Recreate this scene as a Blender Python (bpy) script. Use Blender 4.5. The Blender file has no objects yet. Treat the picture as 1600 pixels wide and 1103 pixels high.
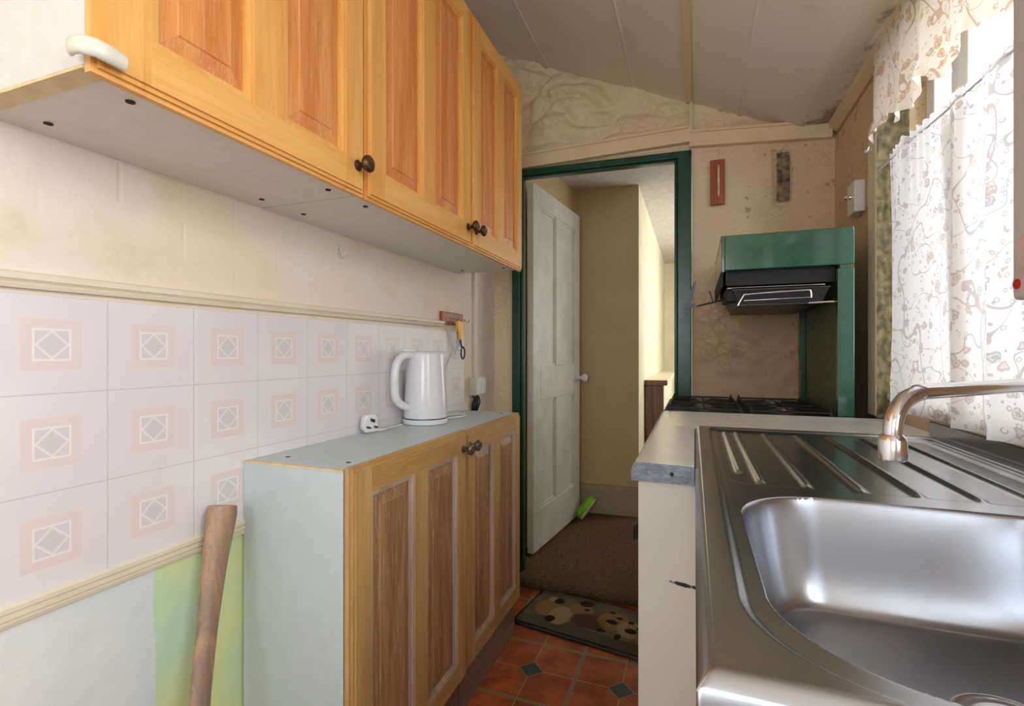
import bpy, bmesh, math, random
from mathutils import Vector, Matrix, noise
random.seed(7)
S = bpy.context.scene
COL = S.collection
CAMZ = 1.09

# ---------------------------------------------------------------- camera, world, exposure, lights
cd = bpy.data.cameras.new('camera'); cam = bpy.data.objects.new('camera', cd); COL.objects.link(cam)
cam.location = (0, 0, CAMZ); cam.rotation_euler = (math.radians(90), 0, math.atan2(285, 770))
cd.sensor_width = 36; cd.lens = 770 / 1600 * 36; cd.clip_start = 0.02
S.camera = cam
S.view_settings.view_transform = 'Standard'; S.view_settings.look = 'None'
S.view_settings.gamma = 1; S.view_settings.use_curve_mapping = False
S.view_settings.exposure = 0.43
w = bpy.data.worlds.new('sky'); S.world = w; w.use_nodes = True
bg = w.node_tree.nodes['Background']; bg.inputs[0].default_value = (0.9, 0.95, 1, 1); bg.inputs[1].default_value = 1.6

def area(name, loc, rot, sx, sy, power, col):
    l = bpy.data.lights.new(name, 'AREA'); l.shape = 'RECTANGLE'; l.size = sx; l.size_y = sy
    l.energy = power; l.color = col
    o = bpy.data.objects.new(name, l); COL.objects.link(o); o.location = loc; o.rotation_euler = rot
    return o
R90 = math.pi / 2
# daylight outside the kitchen and hall windows; side-window and back-door lamps are added fill
area('daylight_kitchen_window', (2.3, 1.25, 2.1), (0, math.radians(68), 0), 2.2, 2.6, 54, (1, 0.98, 0.96))
area('added_fill_side_window', (1.5, -0.25, 1.75), (0, math.radians(72), 0), 1.6, 1.4, 44, (0.90, 0.95, 1.0))  # added fill through an unseen side window, brightens left wall and cupboards
area('added_fill_back_door', (-0.15, -1.55, 1.52), (R90, 0, 0), 0.9, 0.9, 13, (0.86, 0.93, 1.0))  # added fill from behind the viewpoint, through the unseen back door
area('daylight_hall_window', (1.1, 4.3, 1.4), (0, R90, 0), 1.3, 1.6, 13, (1, 0.95, 0.86))

# ---------------------------------------------------------------- node helpers
class E:
    """a value in a node tree, usable in arithmetic"""
    def __init__(s, nt, v): s.nt = nt; s.v = v
    def _op(s, op, *a):
        n = s.nt.nodes.new('ShaderNodeMath'); n.operation = op
        for i, x in enumerate((s,) + a):
            x = x.v if isinstance(x, E) else x
            if isinstance(x, (int, float)): n.inputs[i].default_value = x
            else: s.nt.links.new(x, n.inputs[i])
        return E(s.nt, n.outputs[0])
    def __add__(s, o): return s._op('ADD', o)
    def __sub__(s, o): return s._op('SUBTRACT', o)
    def __mul__(s, o): return s._op('MULTIPLY', o)
    def __truediv__(s, o): return s._op('DIVIDE', o)
    def abs(s): return s._op('ABSOLUTE')
    def fract(s): return s._op('FRACT')
    def floor(s): return s._op('FLOOR')
    def lt(s, o): return s._op('LESS_THAN', o)
    def gt(s, o): return s._op('GREATER_THAN', o)
    def max(s, o): return s._op('MAXIMUM', o)
    def min(s, o): return s._op('MINIMUM', o)
    def pow(s, o): return s._op('POWER', o)
    def band(s, a, b): return s.gt(a) * s.lt(b)
    def smooth(s, a, b):
        n = s.nt.nodes.new('ShaderNodeMapRange'); n.interpolation_type = 'SMOOTHSTEP'
        s.nt.links.new(s.v, n.inputs[0]); n.inputs[1].default_value = a; n.inputs[2].default_value = b
        return E(s.nt, n.outputs[0])

class M:
    """material builder"""
    def __init__(s, name):
        s.m = bpy.data.materials.new(name); s.m.use_nodes = True; s.nt = s.m.node_tree
        s.b = s.nt.nodes['Principled BSDF']; s.out = s.nt.nodes['Material Output']
        tc = s.nt.nodes.new('ShaderNodeTexCoord'); s.co = tc.outputs['Object']
        sp = s.nt.nodes.new('ShaderNodeSeparateXYZ'); s.nt.links.new(s.co, sp.inputs[0])
        s.x, s.y, s.z = (E(s.nt, sp.outputs[i]) for i in range(3))
    def vec(s, x, y, z):
        n = s.nt.nodes.new('ShaderNodeCombineXYZ')
        for i, v in enumerate((x, y, z)):
            if isinstance(v, E): s.nt.links.new(v.v, n.inputs[i])
            else: n.inputs[i].default_value = v
        return n.outputs[0]
    def mapped(s, sc, rnd=False):
        n = s.nt.nodes.new('ShaderNodeMapping'); s.nt.links.new(s.co, n.inputs[0]); n.inputs['Scale'].default_value = sc
        if rnd:
            oi = s.nt.nodes.new('ShaderNodeObjectInfo')
            k = E(s.nt, oi.outputs['Random']) * 7.3
            s.nt.links.new(s.vec(k, k * 2.0, k * 3.0), n.inputs['Location'])
        return n.outputs[0]
    def noise(s, scale, detail=4, vec=None, rough=0.5, dist=0.0):
        n = s.nt.nodes.new('ShaderNodeTexNoise'); s.nt.links.new(vec or s.co, n.inputs['Vector'])
        n.inputs['Scale'].default_value = scale; n.inputs['Detail'].default_value = detail
        n.inputs['Roughness'].default_value = rough; n.inputs['Distortion'].default_value = dist
        return E(s.nt, n.outputs[0])
    def voronoi(s, scale, vec=None, feature='F1', rnd=1.0):
        n = s.nt.nodes.new('ShaderNodeTexVoronoi'); n.feature = feature
        s.nt.links.new(vec or s.co, n.inputs['Vector']); n.inputs['Scale'].default_value = scale
        n.inputs['Randomness'].default_value = rnd
        return n
    def mix(s, f, a, b, mode='MIX'):
        n = s.nt.nodes.new('ShaderNodeMix'); n.data_type = 'RGBA'; n.blend_type = mode
        for i, x in ((0, f), (6, a), (7, b)):
            if isinstance(x, E): s.nt.links.new(x.v, n.inputs[i])
            elif isinstance(x, (int, float)): n.inputs[i].default_value = x
            elif isinstance(x, (tuple, list)): n.inputs[i].default_value = (*x[:3], 1)
            else: s.nt.links.new(x, n.inputs[i])
        return n.outputs[2]
    def base(s, c):
        if isinstance(c, (tuple, list)): s.b.inputs['Base Color'].default_value = (*c[:3], 1)
        else: s.nt.links.new(c, s.b.inputs['Base Color'])
    def bump(s, h, strength=0.3, dist=0.01):
        n = s.nt.nodes.new('ShaderNodeBump'); s.nt.links.new(h.v, n.inputs['Height'])
        n.inputs['Strength'].default_value = strength; n.inputs['Distance'].default_value = dist
        s.nt.links.new(n.outputs[0], s.b.inputs['Normal'])
    def set(s, rough=None, metal=None, spec=None, coat=None):
        if rough is not None:
            if isinstance(rough, E): s.nt.links.new(rough.v, s.b.inputs['Roughness'])
            else: s.b.inputs['Roughness'].default_value = rough
        if metal is not None: s.b.inputs['Metallic'].default_value = metal
        if spec is not None: s.b.inputs['Specular IOR Level'].default_value = spec
        if coat is not None: s.b.inputs['Coat Weight'].default_value = coat

def srgb(r, g, b):
    f = lambda c: (c / 255 / 12.92) if c / 255 <= 0.04045 else ((c / 255 + 0.055) / 1.055) ** 2.4
    return (f(r), f(g), f(b))

def simple(name, col, rough=0.5, metal=0.0, var=0.12, scale=30, bump=0.1, bscale=120, coat=None):
    k = M(name); n = k.noise(scale, 5)
    k.base(k.mix(n.smooth(0.3, 0.75), tuple(c * (1 - var) for c in col), tuple(min(1, c * (1 + var)) for c in col)))
    k.set(rough, metal, coat=coat)
    if bump: k.bump(k.noise(bscale, 3), bump, 0.002)
    return k.m

def wood(name, light, dark, axis='z', lime=0.0, rough=0.42, limec=(0.8, 0.66, 0.5)):
    k = M(name)
    st = {'x': (1, 14, 14), 'y': (14, 1, 14), 'z': (14, 14, 1)}[axis]
    fine = {'x': (6, 150, 150), 'y': (150, 6, 150), 'z': (150, 150, 6)}[axis]
    a = k.noise(1.8, 5, k.mapped(st, True), 0.6, 0.6); b = k.noise(1.6, 4, k.mapped(fine, True), 0.7)
    c = k.mix(a.smooth(0.35, 0.68), dark, light)
    c = k.mix(b.smooth(0.52, 0.75) * 0.35, c, tuple(x * 0.55 for x in dark))
    if lime:
        b2 = k.noise(2.1, 4, k.mapped(fine, True), 0.75, 0.2)
        c = k.mix(b2.smooth(0.5, 0.66) * lime, c, limec)
    k.base(c); k.set(rough); k.bump(b, 0.25, 0.001)
    return k.m

# ---------------------------------------------------------------- mesh helpers
class B:
    def __init__(s): s.bm = bmesh.new(); s.mi = 0
    def _mark(s, fs):
        for f in fs: f.material_index = s.mi
    def box(s, x0, x1, y0, y1, z0, z1, bev=0.0, seg=2, rot=None, piv=None):
        r = bmesh.ops.create_cube(s.bm, size=1.0); vs = r['verts']
        for v in vs:
            v.co = Vector(((x0 + x1) / 2 + v.co.x * (x1 - x0), (y0 + y1) / 2 + v.co.y * (y1 - y0), (z0 + z1) / 2 + v.co.z * (z1 - z0)))
        fs = set(f for v in vs for f in v.link_faces); s._mark(fs)
        if bev:
            es = list(set(e for v in vs for e in v.link_edges))
            rr = bmesh.ops.bevel(s.bm, geom=es, offset=bev, segments=seg, affect='EDGES', profile=0.5)
            s._mark(rr['faces']); vs = list(set(v for v in rr['verts']) | set(v for v in vs if v.is_valid))
        if rot is not None:
            p = Vector(piv) if piv else Vector(((x0 + x1) / 2, (y0 + y1) / 2, (z0 + z1) / 2))
            for v in vs: v.co = p + rot @ (v.co - p)
        return vs
    def poly(s, pts):
        f = s.bm.faces.new([s.bm.verts.new(p) for p in pts]); f.material_index = s.mi; return f
    def prism(s, pts, d):
        """closed polygon pts extruded by the vector d"""
        d = Vector(d); a = [s.bm.verts.new(Vector(p)) for p in pts]; b = [s.bm.verts.new(Vector(p) + d) for p in pts]
        n = len(a); fs = [s.bm.faces.new(a[::-1]), s.bm.faces.new(b)]
        for i in range(n): fs.append(s.bm.faces.new([a[i], a[(i + 1) % n], b[(i + 1) % n], b[i]]))
        s._mark(fs); return fs
    def lathe(s, prof, c, axis=(0, 0, 1), n=32, warp=None):
        """prof: (radius, height) list"""
        ax = Vector(axis).normalized(); u = ax.orthogonal().normalized()
        if abs(ax.z) > 0.99: u = Vector((1, 0, 0))
        v = ax.cross(u); c = Vector(c); rings = []
        for r, h in prof:
            ring = []
            for i in range(n):
                a = 2 * math.pi * i / n; p = c + ax * h + (u * math.cos(a) + v * math.sin(a)) * max(r, 1e-5)
                if warp: p = warp(p, a, h)
                ring.append(s.bm.verts.new(p))
            rings.append(ring)
        fs = []
        for k in range(len(rings) - 1):
            for i in range(n):
                fs.append(s.bm.faces.new([rings[k][i], rings[k][(i + 1) % n], rings[k + 1][(i + 1) % n], rings[k + 1][i]]))
        fs.append(s.bm.faces.new(rings[0][::-1])); fs.append(s.bm.faces.new(rings[-1]))
        s._mark(fs)
    def tube(s, pts, r, n=10, rs=None, flat=None, up=(0, 0, 1)):
        """sweep an ellipse (r, r*flat) along pts"""
        pts = [Vector(p) for p in pts]; rings = []; prev = None
        for i, p in enumerate(pts):
            t = (pts[min(i + 1, len(pts) - 1)] - pts[max(i - 1, 0)]).normalized()
            if prev is None:
                u = Vector(up) - t * t.dot(Vector(up))
                if u.length < 1e-4: u = t.orthogonal()
            else: u = prev - t * t.dot(prev)
            u.normalize(); prev = u; v = t.cross(u)
            rr = rs[i] if rs else r; fl = flat if flat else 1.0
            rings.append([s.bm.verts.new(p + u * math.cos(2 * math.pi * k / n) * rr + v * math.sin(2 * math.pi * k / n) * rr * fl) for k in range(n)])
        fs = [s.bm.faces.new(rings[0][::-1]), s.bm.faces.new(rings[-1])]
        for a, b in zip(rings, rings[1:]):
            for k in range(n): fs.append(s.bm.faces.new([a[k], a[(k + 1) % n], b[(k + 1) % n], b[k]]))
        s._mark(fs)
    def grid(s, fn, us, vs, keep=None):
        g = [[s.bm.verts.new(fn(u, v)) for v in vs] for u in us]
        for i in range(len(us) - 1):
            for j in range(len(vs) - 1):
                if keep and not keep((us[i] + us[i + 1]) / 2, (vs[j] + vs[j + 1]) / 2): continue
                f = s.bm.faces.new([g[i][j], g[i + 1][j], g[i + 1][j + 1], g[i][j + 1]]); f.material_index = s.mi
        return g
    def obj(s, name, mats, parent=None, smooth=None, origin=None):
        loose = [v for v in s.bm.verts if not v.link_faces]
        if loose: bmesh.ops.delete(s.bm, geom=loose, context='VERTS')
        bmesh.ops.recalc_face_normals(s.bm, faces=s.bm.faces[:])
        root = parent
        while root is not None and root.parent is not None: root = root.parent
        off = root['_o'] if root is not None and '_o' in root else origin
        off = Vector(off) if off is not None else Vector((0, 0, 0))
        for v in s.bm.verts: v.co -= off
        me = bpy.data.meshes.new(name); s.bm.to_mesh(me); s.bm.free()
        for m in (mats if isinstance(mats, (list, tuple)) else [mats]): me.materials.append(m)
        o = bpy.data.objects.new(name, me); COL.objects.link(o)
        if parent is not None: o.parent = parent
        elif origin is not None: o.location = off; o['_o'] = tuple(off)
        if smooth is not None:
            me.polygons.foreach_set('use_smooth', [True] * len(me.polygons))
            if smooth > 0 and smooth < 180:
                try: me.set_sharp_from_angle(angle=math.radians(smooth))
                except Exception: pass
        return o

def thing(name, label, cat, loc, group=None):
    o = bpy.data.objects.new(name, None); COL.objects.link(o); o.location = loc; o['_o'] = tuple(loc)
    o.empty_display_size = 0.05
    return tag(o, label, cat, group)
def tag(o, label, cat, group=None):
    o['label'] = label; o['category'] = cat
    if group: o['group'] = group
    return o
def struct(o): o['kind'] = 'structure'; return o
def arange(a, b, st):
    n = max(1, round((b - a) / st)); return [a + (b - a) * i / n for i in range(n + 1)]

# ---------------------------------------------------------------- materials
def m_left_wall():
    k = M('painted_brick_wall')
    br = k.nt.nodes.new('ShaderNodeTexBrick'); k.nt.links.new(k.vec(k.y + k.noise(3, 2) * 0.012, k.z + k.noise(2.3, 2) * 0.012, 0.0), br.inputs['Vector'])
    br.inputs['Scale'].default_value = 1; br.inputs['Brick Width'].default_value = 0.225; br.inputs['Row Height'].default_value = 0.075
    br.inputs['Mortar Size'].default_value = 0.006; br.inputs['Mortar Smooth'].default_value = 0.9
    br.inputs['Color1'].default_value = (1, 1, 1, 1); br.inputs['Color2'].default_value = (0.8, 0.8, 0.8, 1); br.inputs['Mortar'].default_value = (0, 0, 0, 1)
    h = E(k.nt, br.outputs[0]) * k.z.gt(0.715) * (k.noise(3.5, 3).smooth(0.45, 0.75) * 0.30 + 0.05) + k.noise(34, 5) * 0.4 + k.noise(9, 3) * 0.9
    big = k.noise(2.2, 4)
    upper = k.mix(big.smooth(0.4, 0.7), srgb(238, 226, 214), srgb(240, 222, 196))
    mott = k.noise(9, 5)
    upper = k.mix(mott.smooth(0.56, 0.75) * 0.5, upper, srgb(228, 202, 160))
    # bare patch of pale green paint left on the wall below the tiles
    edge = k.y + (k.noise(6, 3) - 0.5) * 0.03
    green = k.mix(k.noise(5, 4).smooth(0.35, 0.7), srgb(196, 226, 190), srgb(222, 230, 160))
    low = k.mix(edge.gt(0.612), k.mix(k.noise(4, 4).smooth(0.3, 0.7), srgb(216, 226, 226), srgb(232, 234, 228)), green)
    k.base(k.mix(k.z.lt(0.715), upper, low)); k.set(0.72); k.bump(h, 0.42, 0.010)
    return k.m

def m_tiles():
    k = M('patterned_tile_board')
    u = (k.y - 0.385) / 0.1505; v = (k.z - 0.730) / 0.149
    uc = (u.fract() - 0.5) * 0.1505; vc = (v.fract() - 0.5) * 0.149
    au, av = uc.abs(), vc.abs(); d = au.max(av); di = au + av
    bgc = k.mix(k.noise(4, 4).smooth(0.3, 0.7), srgb(229, 222, 224), srgb(236, 231, 228))
    bgc = k.mix(k.noise(14, 6, rough=0.7).smooth(0.6, 0.8) * 0.35, bgc, srgb(200, 196, 196))
    peach, pale, white, lav = srgb(236, 215, 206), srgb(230, 217, 213), srgb(240, 236, 232), srgb(221, 213, 216)
    c = k.mix(d.lt(0.0385), bgc, peach)
    c = k.mix(d.band(0.0265, 0.0352), c, pale)
    c = k.mix(d.lt(0.0245), c, white)
    c = k.mix(d.lt(0.0215), c, lav)
    c = k.mix(di.band(0.0195, 0.0225) * d.lt(0.0215), c, white)
    hatch = ((uc - vc) * 230.0).fract().lt(0.5)
    c = k.mix(di.lt(0.0185), c, peach)
    c = k.mix(di.lt(0.0165), c, k.mix(hatch, srgb(222, 213, 212), srgb(210, 210, 207)))
    grout = au.gt(0.07455).max(av.gt(0.0738))
    near_ = au.gt(0.0738).max(av.gt(0.073))
    c = k.mix(grout * 0.5, c, srgb(170, 160, 158))
    k.base(c); k.set(0.38); k.bump((near_ * -1.0) + k.noise(6, 3) * 0.4, 0.35, 0.003)
    return k.m

def m_floor():
    k = M('terracotta_floor_tiles')
    u = ((k.x + 0.375 + 3.05) / 0.305); v = ((k.y - 1.463 + 3.05) / 0.305)
    uc = (u.fract() - 0.5) * 0.305; vc = (v.fract() - 0.5) * 0.305; au, av = uc.abs(), vc.abs(); di = au + av
    seed = k.noise(1.0, 0, k.vec((u * 2.0).floor() * 3.7, (v * 2.0).floor() * 5.1, 0.0))
    t = k.mix(k.noise(9, 6, rough=0.65).smooth(0.3, 0.7), srgb(132, 56, 20), srgb(200, 104, 44))
    t = k.mix(seed.smooth(0.35, 0.65) * 0.35, t, srgb(150, 66, 34))
    t = k.mix(k.noise(30, 5, rough=0.7).smooth(0.66, 0.8) * 0.3, t, srgb(170, 140, 120))
    grout = srgb(170, 156, 124)
    thin = (au.lt(0.0016).max(av.lt(0.0016))) * di.gt(0.043)
    c = k.mix(thin, t, grout)
    c = k.mix(di.lt(0.0445), c, grout)
    c = k.mix(di.lt(0.0415), c, k.mix(k.noise(20, 4), srgb(36, 54, 44), srgb(62, 84, 70)))
    ed = au.max(av)
    c = k.mix(ed.gt(0.1465), c, grout); c = k.mix(ed.band(0.1485, 0.1512), c, srgb(96, 66, 40)); 
    k.base(c); k.set(k.noise(12, 4) * 0.25 + 0.28); k.bump(k.noise(35, 4), 0.15, 0.002)
    return k.m

def m_stone():
    k = M('painted_rubble_wall')
    a = k.noise(3.0, 5); b = k.noise(14, 6, rough=0.65)
    c = k.mix(a.smooth(0.38, 0.66), srgb(232, 214, 172), srgb(228, 204, 176))
    c = k.mix(b.smooth(0.55, 0.72) * 0.55, c, srgb(216, 196, 128))
    # greasy browned paint around the cooker, speckles of damp
    gz = k.x.smooth(-0.05, 0.5) * 0.55 + (k.noise(5, 5) - 0.5) * 0.8
    c = k.mix(gz.smooth(0.0, 0.6) * 0.5, c, srgb(202, 168, 130))
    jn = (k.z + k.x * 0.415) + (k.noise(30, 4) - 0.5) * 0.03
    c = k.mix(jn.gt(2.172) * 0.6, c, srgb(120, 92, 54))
    c = k.mix((k.x.gt(0.2) * (k.noise(18, 5, rough=0.7) + k.x * 0.12).gt(0.66)) * 0.55, c, srgb(150, 112, 78))
    low = (k.z * -1.0).smooth(-1.55, -1.05) * k.x.gt(-0.02)
    c = k.mix(low * 0.55, c, srgb(170, 128, 92))
    sp = k.noise(60, 4, rough=0.7); c = k.mix(sp.smooth(0.66, 0.72) * 0.5, c, srgb(96, 66, 44))
    k.base(c); k.set(0.6); vd = E(k.nt, k.voronoi(22, k.vec(k.x + (k.noise(12, 3) - 0.5) * 0.09, k.z + (k.noise(11, 3) - 0.5) * 0.09, 0.0), 'DISTANCE_TO_EDGE').outputs['Distance']).min(0.06) * 7.0
    k.bump(b * 0.8 + k.noise(60, 6, rough=0.7) * 0.6 + vd * k.noise(4, 3).smooth(0.45, 0.6), 0.75, 0.006)
    return k.m

def m_ceiling():
    k = M('stained_ceiling_board')
    c = k.mix(k.noise(1.5, 4).smooth(0.35, 0.7), srgb(234, 226, 212), srgb(228, 214, 192))
    c = k.mix(k.noise(5, 6, rough=0.65).smooth(0.56, 0.78) * 0.5, c, srgb(186, 168, 138))
    c = k.mix(k.noise(45, 3).smooth(0.73, 0.78) * 0.5, c, srgb(120, 100, 80))
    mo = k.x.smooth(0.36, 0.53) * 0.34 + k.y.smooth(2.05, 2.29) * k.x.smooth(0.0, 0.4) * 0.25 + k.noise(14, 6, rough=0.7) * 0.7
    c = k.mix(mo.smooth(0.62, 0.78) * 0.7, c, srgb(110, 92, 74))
    k.base(c); k.set(0.6); k.bump(k.noise(30, 4), 0.15, 0.004)
    return k.m

def m_curtain(name, ground, ink, warm, scale, dens=0.85):
    k = M(name)
    wv = k.vec(k.y + (k.noise(9, 2) - 0.5) * 0.05, k.z + (k.noise(8, 2) - 0.5) * 0.05, 0.0)
    v1 = k.voronoi(scale, wv); d1 = E(k.nt, v1.outputs['Distance'])
    sp = k.nt.nodes.new('ShaderNodeSeparateXYZ'); k.nt.links.new(v1.outputs['Color'], sp.inputs[0])
    r1 = E(k.nt, sp.outputs[0]); r2 = E(k.nt, sp.outputs[1])
    pet = d1 + (k.noise(95, 1) - 0.5) * 0.38
    ring = (pet - 0.30).abs().lt(0.05) * r1.gt(0.45)
    core = (pet - 0.12).abs().lt(0.045) * r1.gt(0.45)
    v2 = k.voronoi(scale * 2.3, wv); d2 = E(k.nt, v2.outputs['Distance'])
    sp2 = k.nt.nodes.new('ShaderNodeSeparateXYZ'); k.nt.links.new(v2.outputs['Color'], sp2.inputs[0])
    berry = (d2 - 0.28).abs().lt(0.06) * E(k.nt, sp2.outputs[2]).gt(0.66)
    nv = k.noise(5.0, 1, k.vec(k.y * 1.2, k.z * 0.6, 3.0)); vine = (nv - 0.5).abs().lt(0.0042)
    nv2 = k.noise(9.0, 1, k.vec(k.y, k.z, 9.0)); vine2 = (nv2 - 0.5).abs().lt(0.0045)
    ptn = ring.max(core).max(berry).max(vine).max(vine2)
    fill = pet.lt(0.27) * r1.gt(0.45) * 0.35
    inkc = k.mix(r2.gt(0.6), ink, warm)
    c = k.mix(fill, ground, inkc); c = k.mix(ptn * dens, c, inkc)
    nt = k.nt; dif = nt.nodes.new('ShaderNodeBsdfDiffuse'); tr = nt.nodes.new('ShaderNodeBsdfTranslucent')
    nt.links.new(c, dif.inputs[0]); nt.links.new(c, tr.inputs[0])
    mx = nt.nodes.new('ShaderNodeMixShader'); mx.inputs[0].default_value = 0.36
    nt.links.new(dif.outputs[0], mx.inputs[1]); nt.links.new(tr.outputs[0], mx.inputs[2])
    tp = nt.nodes.new('ShaderNodeBsdfTransparent'); m2 = nt.nodes.new('ShaderNodeMixShader'); m2.inputs[0].default_value = 0.06
    nt.links.new(mx.outputs[0], m2.inputs[1]); nt.links.new(tp.outputs[0], m2.inputs[2])
    nt.links.new(m2.outputs[0], k.out.inputs[0])
    return k.m

def m_glass():
    k = M('window_glass'); nt = k.nt
    tp = nt.nodes.new('ShaderNodeBsdfTransparent'); gl = nt.nodes.new('ShaderNodeBsdfGlossy'); gl.inputs['Roughness'].default_value = 0.02
    fr = nt.nodes.new('ShaderNodeLayerWeight'); fc = E(nt, fr.outputs['Facing']).pow(5.0) * 0.6 + 0.04; mx = nt.nodes.new('ShaderNodeMixShader')
    nt.links.new(fc.v, mx.inputs[0]); nt.links.new(tp.outputs[0], mx.inputs[1]); nt.links.new(gl.outputs[0], mx.inputs[2])
    nt.links.new(mx.outputs[0], k.out.inputs[0]); return k.m

def m_steel(name='stainless_steel', r=0.24, col=(0.50, 0.52, 0.56), sc=(6, 160, 60)):
    k = M(name); n = k.noise(2, 5, k.mapped(sc), 0.7)
    blot = k.noise(9, 5, rough=0.65)
    k.base(k.mix(blot.smooth(0.4, 0.75) * 0.3, col, tuple(c * 0.72 for c in col))); k.set(blot * 0.12 + (r - 0.05), 1.0)
    return k.m

def m_carpet():
    k = M('brown_carpet'); n = k.noise(260, 3, rough=0.7)
    c = k.mix(n.smooth(0.35, 0.7), srgb(70, 50, 38), srgb(150, 118, 92)); c = k.mix(k.noise(6, 4).smooth(0.4, 0.7) * 0.3, c, srgb(90, 66, 50))
    k.base(c); k.set(0.95, spec=0.1); k.bump(n, 0.9, 0.006); return k.m

def m_mat():
    k = M('printed_doormat')
    c = k.mix(k.noise(8, 5).smooth(0.35, 0.7), srgb(88, 74, 58), srgb(118, 100, 76))
    def blob(c, cx, cy, rx, ry, col, soft=0.25):
        d = (((k.x - cx) / rx).pow(2.0) + ((k.y - cy) / ry).pow(2.0)) + (k.noise(34, 5, rough=0.7) - 0.5) * 1.5
        return k.mix((d * -1.0).smooth(-1.0 - soft, -1.0 + soft), c, col)
    sand, cream, dark, brown = srgb(138, 108, 70), srgb(158, 134, 96), srgb(40, 32, 28), srgb(86, 62, 44)
    c = k.mix(k.y.lt(-0.085), c, k.mix(k.noise(50, 3), srgb(78, 70, 56), srgb(94, 84, 66)))
    for cx, cy, rx, ry, col in ((-0.19, 0.0, 0.055, 0.07, sand), (-0.12, -0.03, 0.05, 0.07, cream), (-0.2, 0.075, 0.02, 0.02, cream), (-0.17, 0.07, 0.02, 0.025, dark),
                                (-0.06, 0.05, 0.05, 0.05, sand), (-0.06, 0.105, 0.03, 0.025, dark), (-0.04, 0.06, 0.012, 0.01, dark), (0.0, -0.02, 0.075, 0.055, brown),
                                (0.08, 0.03, 0.06, 0.07, sand), (0.06, 0.09, 0.014, 0.009, dark), (0.1, 0.06, 0.013, 0.01, dark), (0.08, 0.02, 0.025, 0.016, dark),
                                (0.16, 0.0, 0.05, 0.06, cream), (0.15, 0.05, 0.012, 0.01, dark), (0.19, 0.02, 0.012, 0.01, dark), (0.165, -0.01, 0.024, 0.018, dark),
                                (0.23, -0.03, 0.04, 0.06, sand), (-0.15, -0.075, 0.02, 0.025, dark), (0.06, -0.06, 0.02, 0.012, dark), (0.13, -0.07, 0.012, 0.02, dark)):
        c = blob(c, cx, cy, rx, ry, col)
    wick = ((k.x * 90.0).fract().lt(0.3)).max((k.y * 90.0).fract().lt(0.3)) * k.x.band(-0.08, 0.06) * k.y.band(-0.09, 0.02)
    c = k.mix(wick * 0.5, c, srgb(70, 52, 40))
    k.base(c); k.set(0.9, spec=0.15); k.bump(k.noise(300, 2), 0.6, 0.003); return k.m

def m_white_panel():
    k = M('white_melamine_panel')
    c = k.mix(k.noise(2, 3).smooth(0.3, 0.7), srgb(208, 204, 198), srgb(196, 190, 180))
    # scuff of black paint near the edge of the panel
    d = (((k.x - 0.068) / 0.030).pow(2.0) + ((k.z - 0.702 - (k.x * -0.12)) / 0.004).pow(2.0)) + (k.mapped and (k.noise(120, 4) - 0.5) * 2.4)
    c = k.mix((d * -1.0).smooth(-1.0, -0.4), c, srgb(40, 38, 40))
    k.base(c); k.set(0.35); return k.m

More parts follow.
